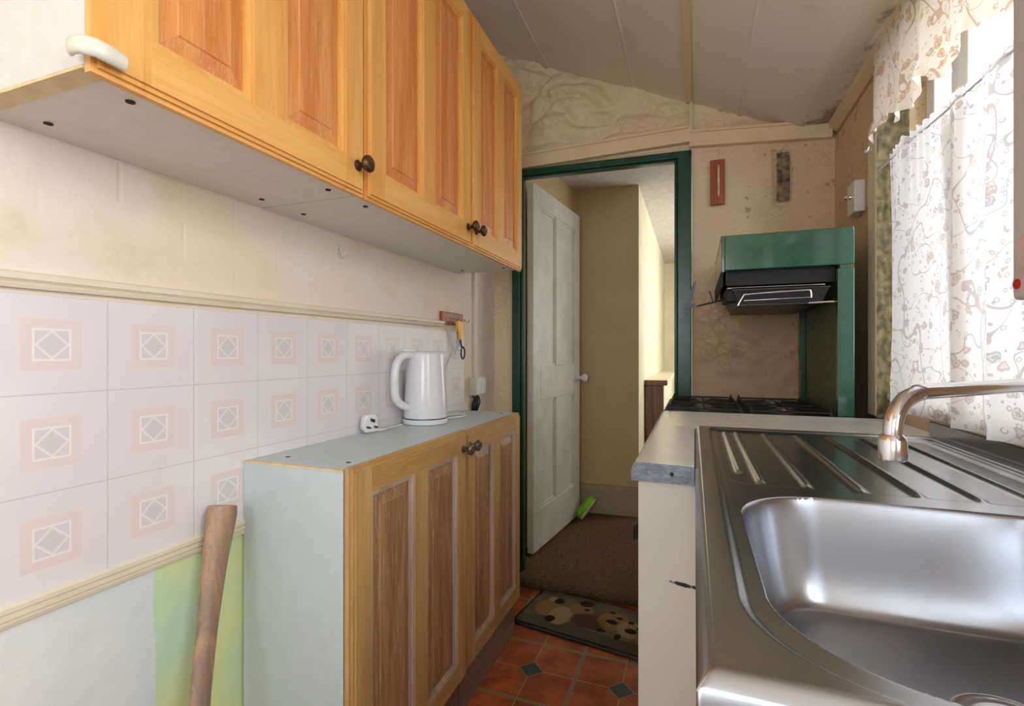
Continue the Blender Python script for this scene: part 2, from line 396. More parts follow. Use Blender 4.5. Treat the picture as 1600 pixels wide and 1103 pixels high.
MT = dict(
    left=m_left_wall(), tiles=m_tiles(), floor=m_floor(), stone=m_stone(), ceil=m_ceiling(), glass=m_glass(), steel=m_steel(), carpet=m_carpet(), mat=m_mat(),
    carc=simple('grey_white_melamine', srgb(226, 222, 214), 0.4, var=0.03, bump=0.0), chip=simple('chipped_cream_edge', srgb(226, 206, 158), 0.6),
    carcb=simple('pale_blue_grey_melamine', srgb(198, 210, 210), 0.4, var=0.03, bump=0.0), bead=wood('limed_bead', srgb(206, 184, 164), srgb(176, 150, 136)),
    panel=m_white_panel(), lam=simple('white_laminate_worktop', srgb(226, 226, 222), 0.28, var=0.05, bump=0.02),
    cream=simple('cream_gloss_paint', srgb(230, 208, 166), 0.4, var=0.04, scale=10, bscale=60), creamw=simple('cream_rail_paint', srgb(230, 220, 196), 0.45, var=0.03, scale=12, bscale=50, bump=0.2),
    green=simple('dark_green_gloss_paint', srgb(14, 66, 48), 0.25, var=0.2, bscale=40, bump=0.15), 
    enamel=simple('green_enamel', srgb(34, 88, 66), 0.16, var=0.08, bump=0.03, bscale=20, coat=0.6), enamel_in=simple('greasy_green_enamel', srgb(78, 90, 60), 0.45, var=0.25),
    black=simple('black_iron', srgb(16, 14, 15), 0.6, var=0.3, bump=0.3), blackp=simple('black_plastic', srgb(20, 20, 22), 0.35, var=0.1), pan=simple('dark_pan_enamel', srgb(34, 34, 38), 0.4, var=0.2),
    chrome=m_steel('chrome', 0.12, (0.8, 0.8, 0.82), (20, 20, 20)), zinc=simple('tarnished_steel_strip', srgb(132, 142, 152), 0.4, 0.8, var=0.2, scale=60, bump=0.3),
    whitep=simple('white_plastic', srgb(232, 232, 236), 0.22, var=0.02, bump=0.0, coat=0.3), offp=simple('aged_white_plastic', srgb(222, 218, 200), 0.4, var=0.05),
    door=simple('white_door_paint', srgb(214, 212, 204), 0.45, var=0.08, scale=8, bump=0.15, bscale=30), tan=simple('tan_wall_paint', srgb(204, 182, 140), 0.7, var=0.06, scale=3),
    hallc=simple('cream_hall_paint', srgb(236, 228, 196), 0.65, var=0.08, scale=5), skirt=simple('grey_cream_skirting_paint', srgb(176, 158, 132), 0.45, var=0.06),
    artex=simple('textured_white_ceiling', srgb(216, 210, 204), 0.7, var=0.1, scale=40, bump=0.9, bscale=60), brown=wood('brown_stained_wood', srgb(128, 90, 62), srgb(96, 64, 44)),
    bronze=simple('antique_bronze', srgb(96, 70, 52), 0.35, 0.7, var=0.4, scale=80), pewter=simple('worn_pewter', srgb(120, 108, 98), 0.35, 0.7, var=0.3, scale=80),
    dark=simple('dark_hole', srgb(40, 34, 30), 0.8), redwood=wood('red_brown_varnished_wood', srgb(182, 98, 50), srgb(150, 70, 32)), yellow=simple('yellow_plastic', srgb(250, 186, 10), 0.4, var=0.04),
    lime=simple('lime_green_bristle', srgb(120, 200, 30), 0.8, var=0.25, bump=0.8, bscale=300), pink=simple('pale_pink_plastic', srgb(220, 190, 180), 0.5),
    upvc=simple('white_window_paint', srgb(235, 235, 235), 0.35, var=0.03, bump=0.0), heater=simple('heater_casing', srgb(214, 202, 200), 0.4, var=0.03, bump=0.0), red=simple('red_indicator', srgb(190, 20, 30), 0.3),
    moss=simple('peeling_green_brown_paint', srgb(120, 110, 78), 0.8, var=0.5, scale=40, bump=0.9, bscale=60), rubble=simple('exposed_dark_plaster', srgb(134, 116, 94), 0.9, var=0.8, scale=28, bump=1.0, bscale=90),
    plum=wood('plinth_wood', srgb(150, 116, 98), srgb(118, 88, 74), 'y'),
    oak=wood('orange_oak', srgb(244, 190, 108), srgb(232, 166, 84)), oakh=wood('orange_oak_rail', srgb(244, 190, 108), srgb(236, 172, 90), 'y'), oakp=wood('orange_oak_panel', srgb(232, 156, 82), srgb(214, 128, 58), lime=0.35, limec=(0.85, 0.6, 0.38)),
    lime_oak=wood('limed_oak', srgb(206, 166, 104), srgb(184, 142, 88), lime=0.2), lime_oakh=wood('limed_oak_rail', srgb(206, 162, 96), srgb(182, 138, 80), 'y', lime=0.2), lime_oakp=wood('limed_oak_panel', srgb(184, 138, 88), srgb(146, 104, 64), lime=0.5, limec=(0.68, 0.58, 0.48)),
    axe=wood('weathered_hickory', srgb(188, 146, 104), srgb(132, 108, 90), lime=0.75, limec=(0.2, 0.17, 0.16)),
    curtain=m_curtain('floral_voile_curtain', (0.78, 0.78, 0.79), srgb(176, 166, 168), srgb(186, 168, 160), 32.0, 0.75),
    valance=m_curtain('floral_voile_valance', (0.80, 0.74, 0.63), srgb(186, 150, 118), srgb(196, 152, 112), 32.0, 0.75),
)

# ---------------------------------------------------------------- room shell
XL, XR = -0.92, 0.53
def yw(x): return 2.285 + 0.0467 * (x + 0.013)          # the end wall is a little out of square
def zc(x): return 2.172 - 0.415 * x if x < 0.40 else 2.006

b = B(); b.box(-1.1, 0.75, -1.35, 2.32, -0.06, 0.0); struct(b.obj('floor', MT['floor']))
# left wall
b = B(); b.box(XL - 0.12, XL, -1.35, 2.3, 0, 2.75); struct(b.obj('wall_left', MT['left']))
# right wall with window opening Y .86-1.80, Z .97-1.92
WY0, WY1, WZ0, WZ1 = 0.86, 1.73, 0.955, 1.93
b = B(); T = XR + 0.14
b.box(XR, T, -1.35, -0.80, 0, 2.2); b.box(XR, T, 0.30, WY0, 0, 2.2); b.box(XR, T, -0.80, 0.30, 0, WZ0); b.box(XR, T, -0.80, 0.30, WZ1, 2.2); b.box(XR, T, WY1, 2.45, 0, 2.2); b.box(XR, T, WY0, WY1, 0, WZ0); b.box(XR, T, WY0, WY1, WZ1, 2.2)
struct(b.obj('wall_right', MT['stone']))
# back wall behind the viewpoint with an added, unseen glazed door opening
b = B(); b.box(-1.05, -0.62, -1.35, -1.23, 0, 2.75); b.box(0.32, 0.7, -1.35, -1.23, 0, 2.75); b.box(-0.62, 0.32, -1.35, -1.23, 2.02, 2.75)
struct(b.obj('wall_back', MT['left']))
b = B(); b.box(-0.62, -0.54, -1.32, -1.26, 0, 2.02); b.box(0.24, 0.32, -1.32, -1.26, 0, 2.02); b.box(-0.54, 0.24, -1.32, -1.26, 1.93, 2.02); b.box(-0.54, 0.24, -1.32, -1.26, 0, 1.05)
d2 = struct(b.obj('added_door_2', MT['upvc']))  # unseen half-glazed door, added to admit light from behind
b = B(); b.box(-0.54, 0.24, -1.30, -1.29, 1.05, 1.93); b.obj('pane', MT['glass'], d2)

# end wall: painted rubble stone, real relief
DX0, DX1, DZ = -0.80, -0.012, 1.985
def relief(x, z):
    p = Vector((x * 5.0, z * 8.0, 1.7))
    q = p + Vector((noise.noise(p * 0.7), noise.noise(p * 0.7 + Vector((5, 5, 5))), 0)) * 1.1
    dd, _ = noise.voronoi(q); st = max(0.0, 1 - (dd[0] / 0.75) ** 2) * min(1.0, (dd[1] - dd[0]) * 4.0)
    up = min(1.0, max(0.0, (z - 2.03) / 0.05)) * (1.0 if x < -0.35 else 0.45)
    r = (noise.fractal(p * 5.0, 0.8, 2.0, 4) * 0.0045) * (0.4 + up) + st * 0.034 * (0.10 + 0.9 * up) + (noise.fractal(p * 1.3, 1.0, 2.0, 5) * 0.010 + abs(noise.noise(p * 2.6)) * 0.008) * (0.35 + 0.9 * up)
    r += up * (noise.cell(dd and _[0] * 1.0) * 0.012 + noise.noise(p * 2.3) * 0.011) * min(1.0, (dd[1] - dd[0]) * 3.0)
    hx = math.exp(-((x - 0.13) / 0.12) ** 2 - ((z - 1.15) / 0.14) ** 2)
    r += hx * ((1 - abs(noise.noise(p * 1.6 + Vector((3, 1, 0)))) * 2) * 0.022 + noise.noise(p * 5) * 0.008)
    # sunken plaster patch, high on the right
    if 0.305 < x < 0.375 and 1.70 < z < 1.925: r -= 0.012
    return r
b = B()
xs = arange(-0.935, 0.55, 0.0085); zs = arange(0.0, 2.62, 0.0085)
b.grid(lambda x, z: Vector((x, yw(x) - relief(x, z), z)), xs, zs, keep=lambda x, z: not (DX0 < x < DX1 and z < DZ) and z < zc(x) + 0.06)
for x0, x1, z0, z1 in ((-1.04, DX0 - 0.02, 0, 2.75), (DX1 + 0.02, 0.80, 0, 2.75), (DX0 - 0.02, DX1 + 0.02, DZ + 0.02, 2.75)):
    b.prism([(x0, yw(x0) + 0.012, z0), (x1, yw(x1) + 0.012, z0), (x1, yw(x1) + 0.10, z0), (x0, yw(x0) + 0.10, z0)], (0, 0, z1 - z0))
struct(b.obj('wall_end', MT['stone'], smooth=180))

# sloping ceiling
b = B(); seams = [-0.65, -0.257, 0.17]
def ridge(x): return sum(0.004 * math.exp(-((x - s) / 0.004) ** 2) for s in seams)
xs = sorted(set([round(-1.05 + i * 0.05, 4) for i in range(30)] + [0.40, 0.405, 0.6] + [round(s + d, 4) for s in seams for d in (-0.012, -0.006, -0.003, 0, 0.003, 0.006, 0.012)]))
xs = [x for x in xs if x <= 0.6]
ys = arange(-1.35, 2.34, 0.08)
top = b.grid(lambda x, y: Vector((x, y, zc(x) - ridge(x) + noise.noise(Vector((x * 3, y * 2, 0))) * 0.004)), xs, ys)
b.prism([(-1.05, -1.35, zc(-1.05) + 0.02), (0.6, -1.35, 2.03), (0.6, -1.35, 2.1), (-1.05, -1.35, zc(-1.05) + 0.1)], (0, 3.69, 0))
struct(b.obj('ceiling', MT['ceil'], smooth=30))
b = B(); b.prism([(x, -1.2, zc(x) - dz) for x, dz in ((-0.036, 0.012), (-0.012, 0.012), (-0.012, -0.01), (-0.036, -0.01))], (0, 3.45, 0)); struct(b.obj('trim_4', MT['cream']))
# boxed strip along the right wall and a cream rail on the far wall above the door
b = B()
for x0, x1, za, zb in ((-0.92, -0.02, 2.00, 2.035), (-0.02, 0.515, 2.015, 1.985)):
    for (o, h0, h1) in ((0.032, -0.035, 0.022), (0.040, 0.022, 0.032)):
        p = [(x0, yw(x0) - o, za + h0), (x1, yw(x1) - o, zb + h0), (x1, yw(x1) + 0.01, zb + h0), (x0, yw(x0) + 0.01, za + h0)]
        q = [(x, y, z + (h1 - h0)) for x, y, z in p]
        va = [b.bm.verts.new(c) for c in p]; vb = [b.bm.verts.new(c) for c in q]
        b.bm.faces.new(va[::-1]); b.bm.faces.new(vb)
        for i in range(4): b.bm.faces.new([va[i], va[(i + 1) % 4], vb[(i + 1) % 4], vb[i]])
struct(b.obj('trim_5', MT['cream']))
b = B(); b.box(-0.020, -0.008, yw(0) - 0.03, yw(0), 2.03, 2.175); struct(b.obj('trim_6', MT['cream']))
b = B(); b.prism([(0.500, -1.2, 2.008), (0.504, -1.2, 1.985), (0.53, -1.2, 1.972), (0.53, -1.2, 2.008)], (0, 3.49, 0)); struct(b.obj('trim_7', MT['cream']))

# green door frame
def jamb(b, x0, x1, z0, z1, o0, o1):
    b.prism([(x0, yw(x0) - o0, z0), (x1, yw(x1) - o0, z0), (x1, yw(x1) + o1, z0), (x0, yw(x0) + o1, z0)], (0, 0, z1 - z0))
b = B()
jamb(b, -0.822, -0.782, 0.0, 1.965, 0.03, 0.02); jamb(b, -0.782, -0.768, 0.0, 1.95, 0.018, 0.02)
jamb(b, -0.070, -0.012, 0.0, 1.965, 0.03, 0.02); jamb(b, -0.082, -0.070, 0.0, 1.95, 0.018, 0.02)
jamb(b, -0.822, -0.012, 1.935, 1.965, 0.03, 0.02); jamb(b, -0.782, -0.07, 1.927, 1.936, 0.018, 0.02)
f = b.obj('trim_1', MT['green']); struct(f)
md = f.modifiers.new('bevel', 'BEVEL'); md.width = 0.004; md.segments = 2

# ---------------------------------------------------------------- hall beyond the door
HZ = 0.045
b = B()
b.grid(lambda x, y: Vector((x, y, HZ + 0.004 * noise.noise(Vector((x * 9, y * 9, 0))))), arange(-0.95, 0.75, 0.05), arange(2.175, 6.6, 0.05))
prof = [(2.175, HZ + 0.002), (2.163, HZ - 0.004), (2.156, HZ - 0.014), (2.157, HZ - 0.028), (2.165, HZ - 0.038), (2.168, 0.0)]
for (ya, za), (yb, zb) in zip(prof, prof[1:]): b.poly([(-0.775, ya, za), (-0.08, ya, za), (-0.08, yb, zb), (-0.775, yb, zb)])
b.box(-0.95, 0.75, 2.18, 6.3, -0.05, HZ - 0.012)
o = b.obj('hall_floor', MT['carpet'], smooth=60); struct(o)
b = B()
b.prism([(-1.0, 3.205, 0), (-0.334, 3.235, 0), (-0.334, 6.3, 0), (-1.0, 6.3, 0)], (0, 0, 2.4)); struct(b.obj('wall_hall_far', [MT['tan'], MT['hallc']]))
o = bpy.data.objects['wall_hall_far']
for p in o.data.polygons:
    if abs(p.normal.x) > 0.9 and p.center.x > -0.5: p.material_index = 1
b = B(); b.prism([(-0.90, 2.38, 0), (-0.86, 2.38, 0), (-0.735, 3.22, 0), (-0.90, 3.22, 0)], (0, 0, 2.4)); struct(b.obj('wall_hall_left', MT['tan']))
b = B(); b.box(-0.5, 0.8, 6.2, 6.35, 0, 2.4); struct(b.obj('wall_hall_end', MT['hallc']))
b = B()
b.box(0.70, 0.80, 2.4, 3.5, 0, 2.4); b.box(0.70, 0.80, 5.1, 6.3, 0, 2.4); b.box(0.70, 0.80, 3.5, 5.1, 0, 0.8); b.box(0.70, 0.80, 3.5, 5.1, 2.05, 2.4); struct(b.obj('wall_hall_right', MT['hallc']))
b = B(); b.box(-1.0, 0.8, 2.36, 6.35, 2.165, 2.3); struct(b.obj('hall_ceiling', MT['artex']))
b = B()
def ywh(x): return 3.205 + (x + 1.0) * 0.045
for o_, z0, z1 in ((0.018, HZ, 0.19), (0.026, 0.19, 0.205), (0.014, 0.205, 0.232)):
    b.prism([(-0.745, ywh(-0.745) - o_, z0), (-0.334 + 0.002, ywh(-0.334) - o_, z0), (-0.332, ywh(-0.334) + 0.002, z0), (-0.745, ywh(-0.745) + 0.002, z0)], (0, 0, z1 - z0))
struct(b.obj('baseboard_hall', MT['skirt']))
b = B()
b.box(-0.325, -0.205, 3.64, 5.6, HZ, 0.86, 0.003); 
o = thing('hall_ledge', 'brown boxed wooden ledge with pale top in the hall beyond the doorway', 'ledge', (-0.26, 3.7, HZ))
b.obj('side_panel', MT['hallc'], o)
b = B(); b.box(-0.328, -0.203, 3.62, 3.642, HZ, 0.862, 0.002); b.obj('end_board', MT['brown'], o)
b = B(); b.box(-0.332, -0.178, 3.60, 3.64, 0.862, 0.897, 0.003); b.obj('end_cap', MT['brown'], o)
b = B(); b.box(-0.332, -0.178, 3.64, 5.6, 0.862, 0.897, 0.003); b.obj('ledge_top', MT['creamw'], o)

# white four-panel door, standing open into the hall
dh = Vector((-0.772, 2.40, 0)); df = Vector((-0.689, 3.114, 0)); ax = (df - dh).normalized(); nx = Vector((ax.y, -ax.x, 0)); L = (df - dh).length
def dp(a, t, z): v = dh + ax * a + nx * t; return (v.x, v.y, z)
def dbox(b, a0, a1, t0, t1, z0, z1): b.prism([dp(a0, t0, z0), dp(a1, t0, z0), dp(a1, t1, z0), dp(a0, t1, z0)], (0, 0, z1 - z0))
door = B(); ZB, ZT = 0.06, 1.965
st = 0.095; mid = (L - 0) / 2
for a0, a1 in ((0, st), (L - st, L)): dbox(door, a0, a1, -0.036, 0, ZB, ZT)
for z0, z1 in ((ZB, 0.27), (0.84, 1.02), (ZT - 0.105, ZT)): dbox(door, st, L - st, -0.036, 0, z0, z1)
for z0, z1 in ((0.27, 0.84), (1.02, ZT - 0.105)): dbox(door, mid - 0.045, mid + 0.045, -0.036, 0, z0, z1)
d1 = struct(door.obj('door_1', MT['door'], origin=(dh.x, dh.y, ZB)))
md = d1.modifiers.new('bevel', 'BEVEL'); md.width = 0.003; md.segments = 2
for a0, a1 in ((st, mid - 0.045), (mid + 0.045, L - st)):
    for z0, z1 in ((0.27, 0.84), (1.02, ZT - 0.105)):
        b = B(); dbox(b, a0, a1, -0.028, -0.012, z0, z1)
        for aa, bb, zz0, zz1 in ((a0, a0 + 0.012, z0, z1), (a1 - 0.012, a1, z0, z1), (a0, a1, z0, z0 + 0.012), (a0, a1, z1 - 0.012, z1)): dbox(b, aa, bb, -0.03, -0.006, zz0, zz1)
        b.obj('panel', MT['door'], d1)
b = B(); c = dp(L - 0.055, 0, 0.935); b.lathe([(0.024, 0.0), (0.024, 0.004), (0.009, 0.008), (0.009, 0.03), (0.018, 0.036), (0.026, 0.047), (0.026, 0.056), (0.018, 0.066), (0.006, 0.069)], c, nx, 20)
b.obj('handle', MT['whitep'], d1, smooth=40)

# lime green brush leaning behind the door
o = thing('scrubbing_brush', 'lime green bristled brush with pale back, propped at the foot of the open white door', 'brush', (-0.62, 3.10, HZ))
def capsule(b, p0, p1, w, t, up):
    p0, p1 = Vector(p0), Vector(p1); n = 12
    pts = [p0 + (p1 - p0) * (i / n) for i in range(n + 1)]
    rs = [w * max(0.25, math.sqrt(max(0, 1 - (2 * i / n - 1) ** 4))) for i in range(n + 1)]
    b.tube(pts, w, 14, rs=rs, flat=t, up=up)
A0, A1 = Vector((-0.672, 2.99, 0.078)), Vector((-0.605, 3.12, 0.170)); bd = (A1 - A0).normalized(); off = Vector((0.55, -0.35, -0.55)).normalized(); off = (off - bd * off.dot(bd)).normalized()
b = B(); capsule(b, A0, A1, 0.040, 0.7, bd.cross(off)); b.obj('bristles', MT['lime'], o, smooth=60)
b = B(); capsule(b, A0 + off * 0.020, A1 + off * 0.020, 0.030, 0.3, bd.cross(off)); b.obj('back', MT['pink'], o, smooth=60)

# ---------------------------------------------------------------- left wall dressing
b = B(); b.box(XL + 0.0002, XL + 0.004, -0.9, 1.889, 0.730, 1.177)
tag(b.obj('tile_board', MT['tiles']), 'white tiled wall panel with pale pink square and diamond motifs, along left wall', 'wall tiles')
b = B()
pr = [(0, 1.176), (0.010, 1.176), (0.012, 1.181), (0.007, 1.184), (0.013, 1.189), (0.012, 1.197), (0.004, 1.201), (0, 1.201)]
va = [(XL + x, -0.9, z) for x, z in pr]; 
def sloped_prism(b, pr, y0, y1, dz):
    a = [b.bm.verts.new((XL + x, y0, z)) for x, z in pr]; c = [b.bm.verts.new((XL + x, y1, z + dz)) for x, z in pr]
    b.bm.faces.new(a); b.bm.faces.new(c[::-1])
    for i in range(len(a)): b.bm.faces.new([a[i], a[(i + 1) % len(a)], c[(i + 1) % len(a)], c[i]])
sloped_prism(b, pr, -0.9, 1.70, 0.016); struct(b.obj('trim_2', MT['creamw']))
b = B()
pr = [(0, 0.700), (0.008, 0.700), (0.010, 0.706), (0.005, 0.708), (0.010, 0.711), (0.010, 0.716), (0.005, 0.718), (0.010, 0.721), (0.010, 0.728), (0.006, 0.732), (0, 0.732)]
sloped_prism(b, pr, -0.9, 0.80, 0.0); struct(b.obj('trim_3', MT['creamw']))
# little painted hook
b = B(); b.tube([(XL, 1.103, 1.378), (XL + 0.012, 1.103, 1.378), (XL + 0.014, 1.103, 1.362), (XL + 0.020, 1.103, 1.352), (XL + 0.026, 1.104, 1.358), (XL + 0.026, 1.105, 1.366)], 0.0028, 8)
b.box(XL, XL + 0.004, 1.095, 1.111, 1.362, 1.386, 0.0015)
tag(b.obj('wall_hook', MT['creamw'], smooth=50), 'small painted-over hook on the bare left wall above the dado rail', 'hook')
# conduit, switch box, bare wires
b = B(); b.box(XL, XL + 0.012, 1.985, 2.012, 0.984, 1.80, 0.003); tag(b.obj('cable_conduit', MT['creamw']), 'vertical cream cable trunking running down left wall to the socket box', 'conduit')
o = thing('socket_box', 'white surface-mounted socket box at foot of cable trunking above the low cabinet', 'socket', (XL, 1.99, 0.945))
b = B(); b.box(XL, XL + 0.034, 1.945, 2.045, 0.905, 0.985, 0.004); b.obj('box', MT['offp'], o)
b = B(); b.box(XL + 0.033, XL + 0.040, 1.948, 2.042, 0.908, 0.982, 0.003); b.obj('face_plate', MT['whitep'], o)
b = B(); b.box(XL + 0.039, XL + 0.045, 1.985, 2.0, 0.935, 0.958, 0.002); b.obj('switch', MT['whitep'], o)
b = B()
for i, y in enumerate((1.955, 1.967, 1.98, 1.992, 2.006)):
    b.tube([(XL + 0.012 + 0.004 * (i % 2), y, 0.907), (XL + 0.02, y + 0.005, 0.89), (XL + 0.012 + 0.003 * i, y + 0.002, 0.87), (XL + 0.01, y, 0.83)], 0.0035, 6)
b.obj('cable', MT['blackp'], o, smooth=60)

# key rack and keys
o = thing('key_rack', 'small red-brown wooden key rack with metal hooks on left wall above kettle', 'key rack', (XL, 1.77, 1.226))
b = B(); b.box(XL, XL + 0.012, 1.68, 1.865, 1.203, 1.252, 0.004, 3); b.obj('board', MT['redwood'], o)
for i in range(6):
    y = 1.70 + i * 0.03 if i < 5 else 1.862
    b = B(); b.tube([(XL + 0.01, y, 1.230), (XL + 0.022, y, 1.229), (XL + 0.026, y, 1.220), (XL + 0.031, y, 1.215), (XL + 0.038, y, 1.219), (XL + 0.040, y, 1.228)], 0.0016, 6)
    b.obj('hook', MT['chrome'], o, smooth=60)
o = thing('key_bunch', 'bunch of keys with yellow tag and black loop hanging from the wooden key rack', 'keys', (XL + 0.033, 1.79, 1.216))
b = B()
b.prism([(XL + 0.030, y, z) for y, z in ((1.760, 1.212), (1.767, 1.217), (1.790, 1.217), (1.812, 1.215), (1.813, 1.185), (1.802, 1.168), (1.798, 1.145), (1.782, 1.145), (1.778, 1.170), (1.763, 1.187))], (0.009, 0, 0)); b.obj('yellow_tag', MT['yellow'], o)
b = B(); b.tube([(XL + 0.034 + 0.004 * math.sin(a), 1.790 + 0.010 * math.cos(a), 1.218 + 0.008 * math.sin(a)) for a in [i * 0.5236 for i in range(13)]], 0.0014, 6); b.obj('key_ring', MT['chrome'], o, smooth=60)
b = B(); b.box(XL + 0.026, XL + 0.029, 1.776, 1.789, 1.10, 1.165, 0.001); b.lathe([(0.010, -0.001), (0.010, 0.001)], (XL + 0.0275, 1.783, 1.172), (1, 0, 0), 16); b.obj('key', MT['zinc'], o)
b = B(); b.box(XL + 0.022, XL + 0.025, 1.795, 1.806, 1.118, 1.168, 0.001); b.obj('key', MT['zinc'], o)
b = B(); b.tube([(XL + 0.03, 1.80, 1.15), (XL + 0.03, 1.808, 1.125)] + [(XL + 0.03, 1.825 + 0.017 * math.sin(a), 1.090 - 0.024 * math.cos(a + math.pi)) for a in [-0.6 + i * 0.5 for i in range(13)]], 0.0035, 8)
b.obj('loop', MT['blackp'], o, smooth=60)

# ---------------------------------------------------------------- cabinets
def knob(parent, x, y, z, mat):
    b = B(); b.lathe([(0.011, 0), (0.011, 0.002), (0.006, 0.005), (0.0055, 0.013), (0.009, 0.017), (0.0155, 0.021), (0.017, 0.025), (0.0165, 0.029), (0.012, 0.0325), (0.0085, 0.0335), (0.007, 0.0325), (0.0, 0.034)], (x, y, z), (1, 0, 0), 24)
    b.obj('knob', mat, parent, smooth=50)

def panelled_door(root, xf, y0, y1, z0, z1, frame, rail, pan, knob_y, knob_z, kmat, bead=None):
    """oak door facing +X; xf is its front face"""
    th = 0.019; xb = xf - th; S_ = 0.062; mw = 0.060
    ym = (y0 + y1) / 2; b = B()
    def lay(xa, xbk, d, mi_v=0, mi_h=1):
        b.mi = mi_v
        b.box(xbk, xa, y0 + d, y0 + S_, z0 + d, z1 - d); b.box(xbk, xa, y1 - S_, y1 - d, z0 + d, z1 - d); b.box(xbk, xa, ym - mw / 2, ym + mw / 2, z0 + S_, z1 - S_)
        b.mi = mi_h
        b.box(xbk, xa, y0 + S_, y1 - S_, z0 + d, z0 + S_); b.box(xbk, xa, y0 + S_, y1 - S_, z1 - S_, z1 - d)
    lay(xf - 0.009, xb, 0.0); lay(xf - 0.004, xf - 0.010, 0.006); lay(xf, xf - 0.005, 0.012)
    b.mi = 2
    for a0, a1 in ((y0 + S_, ym - mw / 2), (ym + mw / 2, y1 - S_)):      # moulding round each opening
        for (o_, i_, h) in ((0.0, 0.006, 0.002), (0.006, 0.012, 0.006)):
            b.box(xb, xf - h, a0 + o_, a0 + i_, z0 + S_ + o_, z1 - S_ - o_); b.box(xb, xf - h, a1 - i_, a1 - o_, z0 + S_ + o_, z1 - S_ - o_)
            b.box(xb, xf - h, a0 + i_, a1 - i_, z0 + S_ + o_, z0 + S_ + i_); b.box(xb, xf - h, a0 + i_, a1 - i_, z1 - S_ - i_, z1 - S_ - o_)
    d = b.obj('door', [frame, rail, bead or frame], root)
    for a0, a1 in ((y0 + S_ + 0.012, ym - mw / 2 - 0.012), (ym + mw / 2 + 0.012, y1 - S_ - 0.012)):
        p = B(); c0, c1 = z0 + S_ + 0.012, z1 - S_ - 0.012
        rings = [(0, xb + 0.004), (0, xf - 0.012), (0.024, xf - 0.0065), (0.026, xf - 0.0045), (0.029, xf - 0.0045)]
        vs = [[p.bm.verts.new((x, y, z)) for y, z in ((a0 + i, c0 + i), (a1 - i, c0 + i), (a1 - i, c1 - i), (a0 + i, c1 - i))] for i, x in rings]
        for q, r in zip(vs, vs[1:]):
            for i in range(4): p.bm.faces.new([q[i], q[(i + 1) % 4], r[(i + 1) % 4], r[i]])
        p.bm.faces.new(vs[-1]); p.bm.faces.new(vs[0][::-1])
        p.obj('panel', pan, d)
    knob(d, xf, knob_y, knob_z, kmat)
    return d

def holes(root, pts, nz):
    for x, y, z in pts:
        b = B(); b.lathe([(0.0055, -0.003), (0.0055, 0.0006)], (x, y, z), (0, 0, nz), 14); b.obj('screw_hole', MT['dark'], root)

UZ0, UZ1, UX = 1.417, 2.137, -0.635
def upper(label, y0, y1, doors, hp):
    o = thing('wall_cabinet', label, 'cabinet', (XL, y0, UZ0), 'oak wall cabinets along left wall')
    b = B(); b.box(XL, UX - 0.02, y0 + 0.001, y1 - 0.001, UZ0 + 0.001, UZ1 - 0.004, 0.001); b.obj('carcass', MT['carc'], o)
    for a0, a1, ky in doors: panelled_door(o, UX, a0 + 0.001, a1 - 0.001, UZ0 - 0.006, UZ1, MT['oak'], MT['oakh'], MT['oakp'], ky, UZ0 + 0.050, MT['bronze'])
    holes(o, hp, -1)
    return o
u1 = upper('single-door oak wall cabinet nearest the viewer, with white plastic corner guard', 0.358, 0.851, [(0.358, 0.851, 0.822)],
           [(-0.69, 0.43, UZ0), (-0.865, 0.43, UZ0), (-0.865, 0.80, UZ0), (-0.69, 0.80, UZ0)])
b = B(); b.box(XL + 0.002, UX - 0.021, 0.3575, 0.383, UZ0 - 0.0006, UZ0 + 0.004); b.obj('edging', MT['chip'], u1)
upper('double-door oak wall cabinet, the far one next to the green door frame', 0.853, 1.839, [(0.853, 1.366, 1.338), (1.368, 1.839, 1.396)],
      [(-0.865, 0.92, UZ0), (-0.69, 0.92, UZ0), (-0.865, 1.77, UZ0), (-0.69, 1.77, UZ0)])
o = thing('corner_guard', 'rounded off-white plastic corner guard stuck on lower corner of nearest wall cabinet', 'corner guard', (UX, 0.358, UZ0))
b = B(); b.tube([(UX - 0.022, 0.347, 1.430), (UX - 0.012, 0.343, 1.431), (UX - 0.002, 0.345, 1.432), (UX + 0.008, 0.355, 1.431), (UX + 0.010, 0.368, 1.430), (UX + 0.009, 0.384, 1.429)], 0.010, 12, rs=[0.007, 0.010, 0.011, 0.011, 0.011, 0.0095], flat=0.6)
b.obj('guard', MT['offp'], o, smooth=60)

LZ0, LZ1, LX = 0.132, 0.858, -0.632
def lower(label, y0, y1, ky, hp, lip):
    o = thing('base_cabinet', label, 'cabinet', (XL, y0, 0), 'low oak cabinets along left wall')
    b = B(); b.box(XL + 0.0045, LX - 0.02, y0 + 0.001, y1 - 0.001, LZ0, LZ1 - 0.001, 0.001); b.obj('carcass', MT['carcb'], o)
    b = B(); b.box(XL + 0.0045, LX - 0.028, y0 + 0.002, y1 - 0.002, 0.001, LZ0 - 0.001, 0.001); b.obj('plinth', MT['plum'], o)
    panelled_door(o, LX + lip, y0 + 0.001, y1 - 0.001, LZ0 + 0.004, LZ1 + lip + 0.002, MT['lime_oak'], MT['lime_oakh'], MT['lime_oakp'], ky, 0.812, MT['pewter'], MT['bead'])
    holes(o, [(x, y, LZ1 - 0.001) for x, y in hp], 1); return o
c1 = lower('near low cabinet with white side panel and limed oak door, tiled wall behind', 0.797, 1.322, 1.292, [(-0.855, 0.862), (-0.69, 0.862)], 0.003)
b = B(); b.box(XL + 0.002, LX - 0.021, 0.7965, 0.806, LZ1 - 0.004, LZ1 - 0.0004); b.obj('edging', MT['chip'], c1)
lower('far low cabinet with limed oak door, next to green door frame', 1.324, 1.816, 1.354, [(-0.86, 1.76), (-0.70, 1.77)], -0.003)

